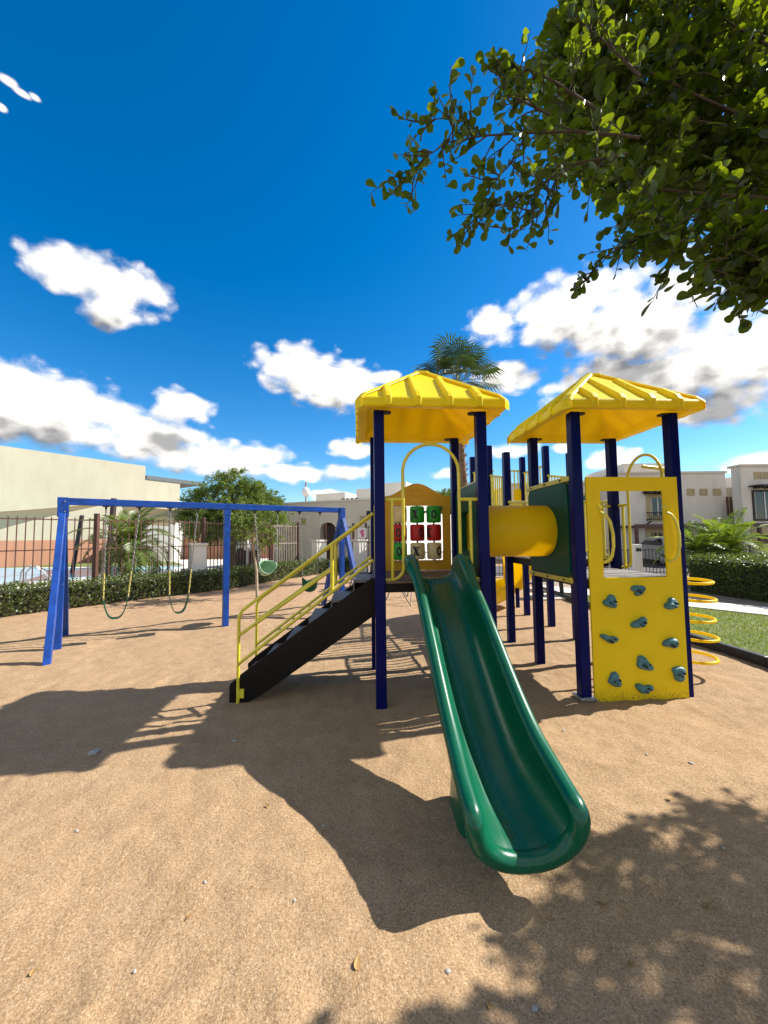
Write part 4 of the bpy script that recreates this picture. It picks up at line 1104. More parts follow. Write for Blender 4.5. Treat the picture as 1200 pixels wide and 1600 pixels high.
def broad_tree(name, base, fork, crown, n, label, cat, mat, trunk_mat, tr, r, leaf=(.10, .03), lean=(0, 0), clumps=60, spray=True):
    """crown: list of ellipsoids (x, y, z, rx, ry, rz) relative to the base"""
    root = empty(name, base, 0, label, cat)
    b = MB(); f = Vector((lean[0], lean[1], fork)); b.tube([(0, 0, -.1), (lean[0] * .2, lean[1] * .2, fork * .5), f], [tr * 1.2, tr, tr * .85], 9)
    Lf = Leaves(); vol = [c[3] * c[4] * c[5] for c in crown]; C = []
    for k in range(clumps):
        c = r.choices(crown, vol)[0]; d = rnd_dir(r); rad = r.uniform(.35, 1.0) ** .6
        C.append((Vector(c[:3]) + Vector((d.x * c[3], d.y * c[4], d.z * c[5])) * rad, Vector(c[:3])))
    for i in range(min(26, clumps)):
        p, c = C[i]; m = f.lerp(p, .5) + Vector((0, 0, .1)) + rnd_dir(r) * .12; b.tube([f, m, p], [tr * .55, tr * .3, .006], 6)
    b.build('trunk', trunk_mat, root)
    per = n // clumps
    for p, c in C:
        out = (p - c); out.z *= .5; out = out.normalized() if out.length > .01 else Vector((1, 0, 0))
        cs = r.uniform(.24, .46)
        for s_ in range(max(1, per // 24)):
            # a spray: leaflets along a drooping twig
            q = p + rnd_dir(r) * cs * r.random(); d = (out + rnd_dir(r) * .9 + Vector((0, 0, .25))).normalized(); L = r.uniform(.25, .55) if spray else r.uniform(.12, .25)
            for k in range(24):
                t = k / 24; P = q + d * (L * t) + Vector((0, 0, -.35 * L * t * t)); Lf.quad(P + rnd_dir(r) * .015, (d * .5 + rnd_dir(r)).normalized(), rnd_dir(r), leaf[0] * r.uniform(.7, 1.3), leaf[1] * r.uniform(.8, 1.4))
    Lf.build('crown', mat, root); return root
cb = gp(402, 935)
broad_tree('young_tree', (cb.x, cb.y, 0), 1.45, [(-.05, .1, 2.05, .62, .6, .5), (.35, .2, 2.0, .45, .5, .36), (-.45, .2, 2.2, .4, .5, .35)], 7000, 'slender young tree with a thin pale trunk standing in front of the long hedge', 'tree', 'mesquite', 'pale_trunk', .035, random.Random(41), (.055, .028), (-.15, .05), 46, False)
mb = at(362, 860, 19.0)
broad_tree('mesquite_tree', (mb.x, 19.0, 0), 1.5, [(0, 0, 3.3, 2.0, 1.8, 1.25), (-1.1, 0, 2.6, 1.4, 1.4, 1.0), (1.1, .1, 3.0, 1.5, 1.4, .95), (.2, 0, 4.2, 1.0, 1.0, .75), (-.2, 0, 2.3, 1.9, 1.5, .8)], 46000, 'wide feathery green tree behind the fence, above the swing beam', 'tree', 'mesquite', 'trunk', .16, random.Random(42), (.19, .034), (.1, 0), 300)

# overhanging shade tree
def shade_tree():
    r = random.Random(51); base = Vector((5.6, 2.0, 0)); root = empty('shade_tree', base, 0, 'round leafed shade tree reaching over the play area from the right', 'tree')
    b = MB(); Lf = Leaves(); fork = Vector((5.3, 2.05, 2.0))
    b.tube([base + Vector((0, 0, -.1)), base + Vector((.03, 0, .9)), fork], [.17, .14, .13], 12)
    def sprig(p, d, n, L, size, thick=.004, leaves=True):
        pts = []; q = p.copy()
        for k in range(7): pts.append(q.copy()); d = (d + rnd_dir(r) * .22 + Vector((0, 0, -.02))).normalized(); q = q + d * (L / 6)
        b.tube(pts, [thick * (1 - .7 * k / 6) for k in range(7)], 5)
        for k in range(n):
            t = (k + .6) / n * 6; i = min(5, int(t)); P = pts[i].lerp(pts[i + 1], t - i)
            ld = ((pts[i + 1] - pts[i]).normalized() * .5 + rnd_dir(r) * .95 + Vector((0, 0, .15))).normalized()
            sz = size * r.uniform(.6, 1.2); Lf.leaf(P, ld, (Vector((0, 0, 1)) + rnd_dir(r) * .9).normalized(), sz, sz * .66)
        return pts
    def limb(pix, dep, th, side_n, size, lv=8):
        size *= .86; pts = [at(x, y, Y * (.82 if Y > 1.9 else 1)) for (x, y), Y in zip(pix, dep)]
        b.tube(pts, [th * (1 - .85 * k / (len(pts) - 1)) for k in range(len(pts))], 7)
        for i in range(len(pts) - 1):
            m = max(1, side_n)
            for k in range(m):
                p = pts[i].lerp(pts[i + 1], r.random()); d = ((pts[i + 1] - pts[i]).normalized() * .8 + rnd_dir(r) * .8).normalized(); sprig(p, d, lv, r.uniform(.10, .24), size)
        d = (pts[-1] - pts[-2]).normalized(); sprig(pts[-1], d, 9, .12, size)
    # the long thin sprays against the sky
    limb([(1000, 215), (900, 205), (820, 208), (755, 212), (700, 222), (662, 248), (640, 270)], [2.0, 2.02, 2.04, 2.05, 2.06, 2.08, 2.09], .007, 4, .062, 7)
    limb([(760, 212), (725, 190), (690, 185), (655, 190)], [2.05, 2.07, 2.1, 2.1], .006, 3, .058, 6)
    limb([(930, 170), (870, 130), (830, 110), (805, 100)], [2.0, 2.0, 2.0, 2.0], .008, 5, .062, 7)
    limb([(860, 180), (800, 150), (785, 120)], [2.0, 2.02, 2.05], .006, 5, .06, 7)
    limb([(980, 240), (905, 255), (850, 285), (790, 318), (755, 325), (735, 355)], [1.95, 1.98, 2.0, 2.0, 2.02, 2.02], .006, 5, .06, 7)
    limb([(870, 280), (850, 320), (820, 335)], [1.98, 2.0, 2.0], .006, 4, .058, 7)
    limb([(820, 215), (800, 250), (770, 285)], [2.03, 2.03, 2.03], .006, 4, .06, 7)
    limb([(1060, 350), (1000, 372), (955, 395), (925, 425)], [1.8, 1.82, 1.84, 1.86], .009, 4, .058, 6)
    limb([(1000, 120), (950, 70), (915, 40)], [2.0, 2.0, 2.0], .008, 6, .065, 8)
    # dense inner crown
    poly = [(915, -40), (880, 60), (870, 130), (880, 220), (925, 260), (950, 305), (985, 310), (1020, 360), (1060, 400), (1100, 410), (1150, 445), (1215, 475), (1250, 470), (1250, -30), (930, -30)]
    def inside(x, y):
        c = False; j = len(poly) - 1
        for i in range(len(poly)):
            (xi, yi), (xj, yj) = poly[i], poly[j]
            if (yi > y) != (yj > y) and x < (xj - xi) * (y - yi) / (yj - yi) + xi: c = not c
            j = i
        return c
    cnt = 0
    while cnt < 1000:
        x, y = r.uniform(860, 1330), r.uniform(-120, 530)
        if not inside(x, y): continue
        if noise.noise(Vector((x / 55, y / 55, 2))) < -.12:
            if r.random() < .85: continue
        Y = r.uniform(1.55, 1.85) if y > 330 else r.uniform(1.95, 2.75)
        p = at(x, y, Y); d = (Vector((-.6, 0, -.1)) + rnd_dir(r) * .8).normalized(); sprig(p, d, 11, r.uniform(.14, .26) * Y / 2, r.uniform(.055, .088) * Y / 2); cnt += 1
    for x, y in ((1180, 60), (1150, 200), (1190, 330), (1210, 430), (1090, 150), (1070, 300), (1150, 400)):
        p = at(x, y, 2.0); mid = fork.lerp(p, .5) + Vector((r.uniform(-.2, .2), r.uniform(-.25, .25), r.uniform(.2, .5))); b.tube([fork, fork.lerp(mid, .5) + Vector((0, 0, .12)), mid, mid.lerp(p, .55) + Vector((0, 0, .06)), p, p + (p - mid).normalized() * .3], [.04, .026, .016, .011, .007, .003], 8)
    # the part of the crown outside the picture; placed by where its shade falls on the sand
    k_ = 1 / math.tan(SUN_EL); off = Vector((sin(SUN_AZ), cos(SUN_AZ), 0)) * k_
    cnt = 0; tries = 0
    while cnt < 1500 and tries < 60000:
        tries += 1
        g = Vector((r.uniform(-.2, 3.8), r.uniform(.6, 2.75), 0)); px = 600 + 600 * g.x / max(.3, g.y); py = 838 + 990 / g.y
        # edge of the shade: from (1200,1200) down to (560,1600)
        edge = 1235 + max(0, (1200 - px)) * .24 + 55 * noise.noise(Vector((px / 130, py / 130, 4)))
        if px < 860: edge = 1420 + (860 - px) * .75
        if py < edge: continue
        if noise.noise(Vector((g.x * 2.2, g.y * 2.6, 9))) + .55 * noise.noise(Vector((g.x * 5, g.y * 6, 1))) < -.30: continue
        z = r.uniform(2.75, 3.9); p = g + off * z; p.z = z
        if p.x / p.y * 600 + 600 < 1290: continue
        sprig(p, (rnd_dir(r) + Vector((-.3, 0, 0))).normalized(), 10, r.uniform(.16, .3), .075); cnt += 1
        if cnt % 14 == 0: b.tube([fork, fork.lerp(p, .5) + Vector((0, 0, .3)), p], [.045, .025, .006], 6)
    # the middle of the crown, joining the two; its shade falls behind the camera
    cnt = 0
    while cnt < 420:
        p = Vector((r.uniform(2.1, 4.3), r.uniform(1.3, 2.8), r.uniform(3.0, 4.5)))
        if p.x / p.y * 600 + 600 < 1225: continue
        if ((p.x - 3.3) / 1.5) ** 2 + ((p.y - 2.0) / .9) ** 2 + ((p.z - 3.7) / .85) ** 2 > 1: continue
        g = p - off * p.z
        if g.y > 1.2 and g.x < .5: continue
        if noise.noise(p * 1.6) < -.12: continue
        sprig(p, (rnd_dir(r) + Vector((-.3, 0, 0))).normalized(), 10, r.uniform(.16, .3), .075); cnt += 1
        if cnt % 40 == 0: b.tube([fork, fork.lerp(p, .45) + Vector((r.uniform(-.2, .2), r.uniform(-.2, .2), .35)), p], [.04, .02, .005], 6)
    def shiftv(o):
        o.data.transform(Matrix.Translation(-base)); return o
    shiftv(b.build('trunk', 'trunk', root)); shiftv(Lf.build('crown', 'leaf', root))
shade_tree()

# ------------------------------------------------------------------ fence, pool side
FP = [(-11.6, 5.6), (-7.75, 10.35), (-6.0, 12.75), (-4.75, 16.0), (-3.55, 18.6)]
def bar_fence(name, pts, h, gap, label, mat_post='rust_iron', mat_bar='rust_iron', rails=(.02, .62, .97), pw=.10, bw=.022, z0=.05, extra=.12):
    root = empty(name, (pts[0][0], pts[0][1], 0), 0, label, 'fence'); o = Vector((*pts[0], 0))
    for p in pts:
        b = MB(); b.box(Vector((*p, (h + extra) / 2 - .1)) - o, (pw, pw, h + extra + .2)); b.build('post', mat_post, root, bevel=.005)
    for a, c in zip(pts, pts[1:]):
        a, c = Vector((*a, 0)) - o, Vector((*c, 0)) - o; d = (c - a).normalized(); L = (c - a).length; b = MB()
        n = int(L / gap)
        for t in rails: b.bar(a + d * (pw / 2) + Vector((0, 0, z0 + (h - z0) * t)), c - d * (pw / 2) + Vector((0, 0, z0 + (h - z0) * t)), .022, .03)
        for k in range(1, n): p = a + d * (L * k / n); b.bar(p + Vector((0, 0, z0)), p + Vector((0, 0, h)), bw, bw, up=d)
        b.build('bar_panel', mat_bar, root)
    return root
bar_fence('metal_fence', FP[:4], 2.22, .155, 'tall rust brown bar fence between the long hedge and the pool')
bar_fence('metal_fence', [(-4.7, 16.1), (-3.95, 17.6)], 2.2, .11, 'pale bar fence panel in front of the recessed porch of the beige building', mat_bar='grey_bar')
def pillar(p, w, h, label):
    root = empty('pillar', (*p, 0), radians(-52), label, 'pillar', None)
    b = MB(); b.box((0, 0, h / 2 - .05), (w, w, h + .1)); s = b.build('shaft', 'white', root, bevel=.01)
    b = MB(); b.box((0, 0, h + .045), (w + .07, w + .07, .085)); b.build('cap', 'white2', root, bevel=.012)
pillar((-5.98, 12.35), .44, 1.40, 'capped cream pillar at the corner of the pool fence')
pillar((-3.05, 18.0), .50, 1.42, 'capped cream gate pillar left of the arched doorway')
pillar((-1.15, 18.0), .50, 1.42, 'capped cream gate pillar right of the arched doorway')
bar_fence('metal_gate', [(-2.75, 18.05), (-1.45, 18.05)], 2.15, .12, 'dark iron gate in front of the arched doorway', 'rust_iron', 'iron')
bar_fence('metal_gate', [(-.85, 18.0), (.55, 17.6)], 2.15, .12, 'brown framed iron gate with a printed banner', 'rust_iron', 'iron')
# banner on the gate
p = at(566, 833, 17.85); root = empty('banner', (p.x, p.y, p.z), 0, 'white printed banner with a pink picture on the iron gate', 'banner')
b = MB(); b.box((0, 0, 0), (.40, .012, .46)); b.build('sheet', 'paper', root)
b = MB(); b.prism([(-.06, -.18), (.06, -.17), (.10, -.02), (.05, .02), (.09, .12), (.02, .17), (-.08, .12), (-.11, .0), (-.04, -.03)], .004, lambda a, z, d: (a, -.011 + d, z)); fixn(b.build('picture', 'pink', root))

sheet('pool_deck', [(-60, -5), (-11.9, 5.2), (-7.9, 10.4), (-6.1, 12.9), (-4.9, 16.0), (-3.6, 18.9), (-6.0, 40), (-60, 40)], .03, 'concrete', 'pale concrete deck around the swimming pool', 'paving')
q = [gp(-330, 935), gp(60, 914), gp(288, 897), gp(289, 887), gp(120, 890), gp(-330, 893)]
sheet('pool_water', q, .075, 'water', 'light blue water of the swimming pool', 'water')
b = MB()
for a, c in zip(q, q[1:] + q[:1]): b.bar((a.x, a.y, .07), (c.x, c.y, .07), .30, .075)
tag(b.build('pool_coping', 'white2'), 'white coping round the swimming pool', 'coping')
q2 = [gp(-60, 889), gp(289, 884.5), gp(270, 878), gp(-60, 880)]
sheet('wall_lawn', q2, .045, 'turf', 'narrow green lawn along the foot of the tall cream building', 'lawn')
# pool ladder
lp = gp(55, 915); root = empty('pool_ladder', (lp.x, lp.y, .05), radians(-35), 'steel pool ladder with two curved handrails', 'ladder')
for s in (-.32, .32):
    b = MB(); b.tube([(s, -.35, 0), (s, -.33, .45), (s, -.22, .62), (s, -.05, .66), (s, .25, .45), (s, .5, .12), (s, .55, -.03)], .026, 8); b.build('handrail', 'bolt', root)
b = MB()
b.box((0, .5, .02), (.6, .08, .03)); b.build('step', 'bolt', root)

# ------------------------------------------------------------------ buildings on the left
def wall_prism(name, foot, z0, z1, mat, parent, bevel=0):
    b = MB(); b.prism([(p[0], p[1]) for p in foot], z1 - z0, lambda x, y, d: (x, y, z0 + d)); return fixn(b.build(name, mat, parent, bevel=bevel))
A0 = Vector((-23.5, 22.2)); dW = Vector((.525, .85)); nW = Vector((-.85, .525))
bt = empty('tall_building', (0, 0, 0), 0, 'tall plain cream building with a terracotta base behind the pool', 'building')
A1 = A0 + dW * -12; A2 = A0 + dW * 9.1; A3 = A0 + dW * 11.9
wall_prism('wall', [A1, A2, A2 + nW * 10, A1 + nW * 10], 1.62, 7.35, 'cream', bt)
e = -nW * .02
wall_prism('base_band', [A1 + e, A2 + e, A2 + nW * 10, A1 + nW * 10], -.1, 1.62, 'brown_band', bt)
wall_prism('wing_wall', [A2 + dW * .003, A3, A3 + nW * 9, A2 + dW * .003 + nW * 9], 0, 6.30, 'cream', bt)
R0, R1 = A2 + dW * .05, A3 + dW * 1.9
wall_prism('roof_slab', [R0 - nW * .06, R1 - nW * .06, R1 + nW * 9, R0 + nW * 9], 6.305, 6.62, 'grey_slab', bt)
wb = empty('pool_house', (0, 0, 0), 0, 'low white pool house at the end of the tall cream building', 'building')
p0, p1 = at(203, 885, 26.5), at(271, 882, 27.5)
wall_prism('wall', [(p0.x, p0.y), (p1.x, p1.y), (p1.x - 1, p1.y + 4), (p0.x - 1, p0.y + 4)], -.1, 2.95, 'white', wb)
# beige wall with brown band further along
p2, p3 = at(271, 880, 30), at(420, 880, 30)
fb = empty('far_wall', (0, 0, 0), 0, 'long beige boundary wall with a brown base beyond the pool', 'wall')
wall_prism('upper_wall', [(p2.x, 30), (p3.x, 30), (p3.x, 30.3), (p2.x, 30.3)], 1.65, 3.2, 'beige', fb)
wall_prism('base_band', [(p2.x, 29.97), (p3.x, 29.97), (p3.x, 30.3), (p2.x, 30.3)], 0, 1.65, 'brown_band', fb)
# white garden wall with dark doors, seen under the trees
gw = empty('garden_wall', (0, 0, 0), 0, 'low white garden wall with dark wooden doors behind the young tree', 'wall')
g0, g1 = at(352, 872, 22), at(405, 872, 22)
wall_prism('wall', [(g0.x, 22), (g1.x, 22), (g1.x, 22.25), (g0.x, 22.25)], 0, 1.55, 'white', gw)
for x0, x1 in ((.30, .62), (.72, .95)):
    X0, X1 = g0.x + (g1.x - g0.x) * x0, g0.x + (g1.x - g0.x) * x1; b = MB(); cx = (X0 + X1) / 2
    b.prism([(X0, 0), (X1, 0)] + [(cx + (X1 - X0) / 2 * cos(a), .75 + (X1 - X0) / 2 * sin(a)) for a in [pi * k / 10 for k in range(11)]], .05, lambda x, z, d: (x, 21.93 + d, z)); fixn(b.build('door', 'wood', gw))
# closed umbrella
p = at(386, 875, 20.5); root = empty('closed_umbrella', (p.x, p.y, 0), 0, 'closed white garden umbrella standing behind the fence', 'umbrella')
b = MB(); b.tube([(0, 0, 0), (0, 0, 2.0)], .03, 8); b.build('pole', 'frame_white', root)
b = MB(); b.lathe([(.01, 2.05), (.05, 1.9), (.12, 1.3), (.15, 1.0), (.10, .98), (.02, 1.0)], (0, 0, 0), 12); b.build('canopy', 'paper', root)

# shade sails on leaning poles
def sail(name, corners, sag, label):
    """three or four corners, hollow edges"""
    b = MB(); c = [Vector(p) for p in corners]; n = 16; rows = []
    if len(c) == 3: c = [c[0], c[1], c[2], c[2]]
    for i in range(n + 1):
        t = i / n; row = []
        for j in range(n + 1):
            s = j / n
            ss = s + (.5 - s) * .22 * sin(pi * t); tt = t + (.5 - t) * .22 * sin(pi * s)
            p = c[0] * (1 - ss) * (1 - tt) + c[1] * ss * (1 - tt) + c[2] * ss * tt + c[3] * (1 - ss) * tt
            p.z -= sag * sin(pi * s) * sin(pi * t); row.append(p)
        rows.append(row)
    b.grid(rows); o = b.build(name, 'sail')
    m = o.modifiers.new('cloth', 'SOLIDIFY'); m.thickness = .008
    return tag(o, label, 'shade sail', 'shade sails over the pool')
def pole(a, c, r, label):
    a, c = Vector(a), Vector(c); root = MB(); root.tube([a - Vector((0, 0, .1)), c], r, 12)
    return tag(root.build('sail_pole', 'wood'), label, 'pole')
P1 = at(178, 785, 14.5); P1b = gp(170, 912)
pole((P1.x - .1, 14.4, 0), P1 + Vector((0, 0, .15)), .10, 'thick dark sail pole close behind a brown fence post')
P2 = at(128, 806, 17.5); pole((gp(112, 897).x, gp(112, 897).y, 0), P2, .09, 'thinner leaning dark sail pole at the far side of the pool')
sail('shade_sail', [at(-250, 803, 12.5), P1, at(-50, 850, 19), at(-330, 850, 17)], .10, 'sand coloured shade sail stretched left of the thick dark pole')
sail('shade_sail', [P1 + Vector((.12, .1, .02)), at(352, 797, 18.5), at(262, 822, 24), at(165, 824, 21)], .10, 'sand coloured shade sail stretched right of the thick dark pole')

# clubhouse
def clubhouse():
    root = empty('clubhouse', (0, 0, 0), 0, 'single storey beige building with an arched doorway behind the fence', 'building')
    a = at(425, 886, 22.2); c = at(636, 886, 19.0); a = Vector((a.x, a.y)); c = Vector((c.x, c.y)); d = (c - a).normalized(); n = Vector((-d.y, d.x)); L = (c - a).length; Hh = 3.52
    T = lambda s, z, o=0.: (a.x + d.x * s - n.x * o, a.y + d.y * s - n.y * o, z)
    # facade strips left around the recess and the arched door
    sx = lambda px: next(s for s in [k * .01 for k in range(int(L * 100) + 1)] if 600 + 600 * T(s, 0)[0] / T(s, 0)[1] >= px)
    r0, r1, ar0, ar1 = sx(433), sx(465), sx(500), sx(524)
    def blk(nm, s0, s1, z0, z1, o0, o1, mat, par=root):
        b = MB(); b.prism([(s0, o0), (s1, o0), (s1, o1), (s0, o1)], z1 - z0, lambda s, o, dd: T(s, z0 + dd, o)); return fixn(b.build(nm, mat, par))
    b = MB()
    def q(s0, s1, z0, z1): b.prism([(s0, 0), (s1, 0), (s1, -.3), (s0, -.3)], z1 - z0, lambda s, o, dd: T(s, z0 + dd, o))
    q(0, r0, 0, Hh); q(r0 + .001, r1 - .001, 2.3, Hh); q(r1, ar0, 0, Hh); q(ar1, L, 0, Hh)
    # arch head
    cx = (ar0 + ar1) / 2; R = (ar1 - ar0) / 2; zc = 2.35 - R * .6
    pts = [(cx - R * cos(t), zc + R * .75 * sin(t)) for t in [pi * k / 14 for k in range(15)]]
    for (s0, z0), (s1, z1) in zip(pts, pts[1:]):
        V = [T(s0, z0), T(s1, z1), T(s1, Hh), T(s0, Hh)]; V2 = [T(s0, z0, -.3), T(s1, z1, -.3), T(s1, Hh, -.3), T(s0, Hh, -.3)]
        b.add(V + V2, [(0, 1, 2, 3), (7, 6, 5, 4), (1, 0, 4, 5), (3, 2, 6, 7)])
    fixn(b.build('wall', 'beige', root))
    blk('roof', 0, L, Hh + .002, Hh + .10, .04, -6, 'white2'); blk('rear_wall', 0, L, 0, Hh - .01, -5.7, -6, 'beige')
    blk('porch_recess', r0 - .01, r1 + .01, 0, 2.3, -1.4, -1.5, 'tan'); blk('side_wall', 0.0, .2, 0, Hh - .01, -.31, -5.7, 'beige')
    blk('arched_door', ar0 - .05, ar1 + .05, 0, 2.6, -.5, -.56, 'wood')
    for s, z in ((sx(470), 2.35), (sx(562), 2.35)): blk('vent', s, s + .32, z, z + .36, .02, -.02, 'tan')
    blk('wall_lamp', sx(574), sx(578), 2.7, 2.95, .12, 0, 'dark')
    # blocks on the roof
    for p0_, p1_, zt in ((442, 492, 4.45), (512, 549, 4.6), (553, 600, 4.85)):
        blk('roof_block', sx(p0_), sx(p1_), Hh + .105, zt, -3.4, -5.6, 'white2')
    for k in range(4): 
        s = sx(519) + .28 * k; blk('roof_vent', s, s + .13, Hh + .102, Hh + .28, -1.0, -1.2, 'iron')
clubhouse()
# sunlit white wing behind the game panel
ww = empty('white_wing', (0, 0, 0), 0, 'sunlit white wall seen through the game panel', 'wall')
a = Vector((1.0, 17.2)); d = Vector((.6, .8)); n = Vector((-.8, .6))
wall_prism('wall', [a, a + d * 6.2, a + d * 6.2 + n * .3, a + n * .3], 0, 3.2, 'white', ww)
# antenna
p = at(478, 788, 40); root = empty('antenna_mast', (p.x, 40, 0), 0, 'thin antenna mast with a drum on top above the beige roof', 'antenna')
b = MB(); b.tube([(0, 0, 0), (0, 0, 7.4)], .09, 8); b.build('mast', 'grey_bar', root)
b = MB(); b.lathe([(.02, 5.85), (.28, 5.95), (.42, 6.25), (.40, 6.6), (.2, 6.8), (.02, 6.85)], (0, 0, 0), 12); b.build('drum', 'frame_white', root)
# pool chairs
def pool_chair(p, rz, label):
    root = empty('pool_chair', (p.x, p.y, .03), rz, label, 'chair', 'dark chairs by the porch')
    b = MB(); b.box((0, 0, .40), (.5, .5, .04)); b.build('seat', 'iron', root)
    b = MB(); b.bar((0, .25, .42), (0, .38, .9), .5, .03); b.build('backrest', 'iron', root)
    for x in (-.22, .22):
        for y in (-.22, .22): b = MB(); b.bar((x, y, 0), (x, y, .38), .04, .04); b.build('leg', 'iron', root)
pool_chair(gp(431, 892), .4, 'dark pool chair nearer the sapling, by the porch')
pool_chair(gp(441, 891), -.5, 'dark pool chair nearer the beige porch wall')

# geodesic climber behind the deck
def dome():
    c = Vector((-.06, 9.9, 0)); root = empty('dome_climber', c, 0, 'pale metal dome climber standing behind the stairs', 'climber'); R = .95
    rings = [[(R * cos(el) * cos(2 * pi * (k + .5 * (i % 2)) / m), R * cos(el) * sin(2 * pi * (k + .5 * (i % 2)) / m), 1.18 * sin(el)) for k in range(m)] for i, (el, m) in enumerate(((0, 8), (.55, 8), (1.05, 8)))]
    b = MB(); top = (0, 0, 1.18)
    for i, rg in enumerate(rings):
        for k in range(8):
            if i: b.tube([rg[k], rg[(k + 1) % 8]], .018, 6)
            if i < 2:
                nx = rings[i + 1]; j = k if i % 2 == 0 else (k + 1) % 8
                b.tube([rg[k], nx[k if i % 2 == 0 else k]], .018, 6); b.tube([rg[k], nx[(k - 1) % 8 if i % 2 == 0 else (k + 1) % 8]], .018, 6)
    for k in range(8): b.tube([rings[2][k], top], .018, 6)
    b.build('bars', 'grey_bar', root)
dome()
# dark bench behind the rear tower
p = gp(885, 934); root = empty('park_bench', (p.x, p.y, 0), radians(8), 'dark bench on a pale slab behind the climbing frame', 'bench')
b = MB(); b.box((0, .1, .015), (1.7, .9, .07)); b.build('slab', 'concrete', root)
b = MB(); b.box((0, .1, .47), (1.5, .42, .06)); b.build('seat', 'iron', root)
b = MB(); b.bar((0, .36, .6), (0, .42, .95), 1.5, .04); b.build('backrest', 'iron', root)
for x in (-.62, -.05, .5): b = MB(); b.bar((x, .1, .02), (x - .03, .1, .44), .07, .08); b.build('leg', 'iron', root)

# ------------------------------------------------------------------ right: street side
bar_fence('street_fence', [(1.2, 15.2), (3.4, 15.2), (5.6, 15.2), (7.8, 15.2), (10.0, 15.2), (12.2, 15.2), (14.4, 15.2)], 1.05, .13, 'low black railing along the street behind the climbing frame', 'iron', 'iron', (.08, .95), .06, .018)
def house(name, label, px0, px1, py, Y, depth, mat='white2', side_px=None):
    root = empty(name, (0, 0, 0), 0, label, 'house'); a, c = at(px0, py, Y), at(px1, py, Y); H_ = a.z
    wall_prism('wall', [(a.x, Y), (c.x, Y), (c.x, Y + depth), (a.x, Y + depth)], -.1, H_, mat, root)
    b = MB(); t = .14
    b.box(((a.x + c.x) / 2, Y + .08, H_ + .06), (c.x - a.x + .12, .30, .116)); b.box((a.x + .08, Y + .232 + depth / 2, H_ + .06), (.28, depth - .1, .112)); b.box((c.x - .08, Y + .232 + depth / 2, H_ + .06), (.28, depth - .1, .112))
    b.build('parapet', 'beige', root); return root
def pane(root, Y, px0, px1, py0, py1, frame='tan', bars=2, surround=.14, curtain=None, hbars=0):
    a, c = at(px0, py1, Y), at(px1, py0, Y); x0, x1, z0, z1 = a.x, c.x, a.z, c.z; s = surround
    b = MB(); b.ring_prism([(x0 - s, z0 - s), (x1 + s, z0 - s), (x1 + s, z1 + s), (x0 - s, z1 + s)], [(x0, z0), (x1, z0), (x1, z1), (x0, z1)], .09, lambda x, z, d: (x, Y - .06 + d, z)); w = fixn(b.build('window', frame, root))
    b = MB(); b.box(((x0 + x1) / 2, Y - .015, (z0 + z1) / 2), (x1 - x0, .02, z1 - z0)); b.build('pane', 'glass', w)
    b = MB()
    for k in range(bars + 1): x = x0 + (x1 - x0) * k / bars; b.box((x, Y - .04, (z0 + z1) / 2), (.05, .03, z1 - z0))
    for k in range(1, hbars + 1): z = z0 + (z1 - z0) * k / (hbars + 1); b.box(((x0 + x1) / 2, Y - .037, z), (x1 - x0, .02, .035))
    b.build('mullion', 'frame_white' if hbars == 0 else 'iron', w); return w
def hood(root, Y, px0, px1, py):
    a, c = at(px0, py, Y), at(px1, py, Y); b = MB(); b.box(((a.x + c.x) / 2, Y - .3, a.z), (c.x - a.x, .6, .07))
    for k in range(5): x = a.x + (c.x - a.x) * (k + .5) / 5; b.box((x, Y - .34, a.z - .085), (.07, .66, .10))
    b.build('window_hood', 'wood', root)
def rail(root, Y, px0, px1, py0, py1):
    a, c = at(px0, py1, Y), at(px1, py0, Y); b = MB(); y = Y - .35
    for z in (a.z + .12, c.z): b.bar((a.x, y, z), (c.x, y, z), .04, .05)
    n = 12
    for k in range(n + 1): x = a.x + (c.x - a.x) * k / n; b.bar((x, y, a.z + .12), (x, y, c.z), .02, .02)
    for x in (a.x + .1, c.x - .1): b.bar((x, y, a.z), (x, Y, a.z - .15), .06, .06); b.bar((x, y, c.z), (x, Y, c.z), .04, .04); b.bar((x, y, a.z + .1), (x, Y, a.z + .1), .06, .05)
    b.build('balcony_rail', 'iron', root)
def vents(root, Y, xs, py0, py1, w):
    for x in xs:
        a, c = at(x - w / 2, py1, Y), at(x + w / 2, py0, Y); b = MB()
        b.ring_prism([(a.x - .05, a.z - .05), (c.x + .05, a.z - .05), (c.x + .05, c.z + .05), (a.x - .05, c.z + .05)], [(a.x, a.z), (c.x, a.z), (c.x, c.z), (a.x, c.z)], .05, lambda x_, z, d: (x_, Y - .03 + d, z)); v_ = fixn(b.build('wall_vent', 'tan', root))
        b = MB(); b.box(((a.x + c.x) / 2, Y - .006, (a.z + c.z) / 2), (c.x - a.x, .02, c.z - a.z)); b.build('vent_back', 'tan', v_)
YH = 22.0
h1 = house('white_house', 'two storey white house with three square wall vents and a wooden window hood', 960, 1133, 741, YH, 8)
pane(h1, YH, 1018, 1036, 778, 806, 'tan', 2, .28); hood(h1, YH, 1003, 1040, 769); rail(h1, YH, 1008, 1046, 801, 815)
vents(h1, YH, (1079, 1099, 1120), 765, 773, 9); pane(h1, YH, 1019, 1046, 832, 884, 'tan', 4, .28, hbars=5)
pane(h1, YH, 1074, 1112, 850, 884, 'wood', 2, .08)
a, c = at(985, 737, 21.9), at(1071, 737, 21.9)
b = MB(); b.box(((a.x + c.x) / 2, YH + 2.6, a.z + .28), (c.x - a.x, 4.2, .60)); b.build('roof_block', 'white2', h1)
h2 = house('white_house', 'white house at the right edge with a wide dark upper window', 1156, 1420, 729, 20.5, .55)
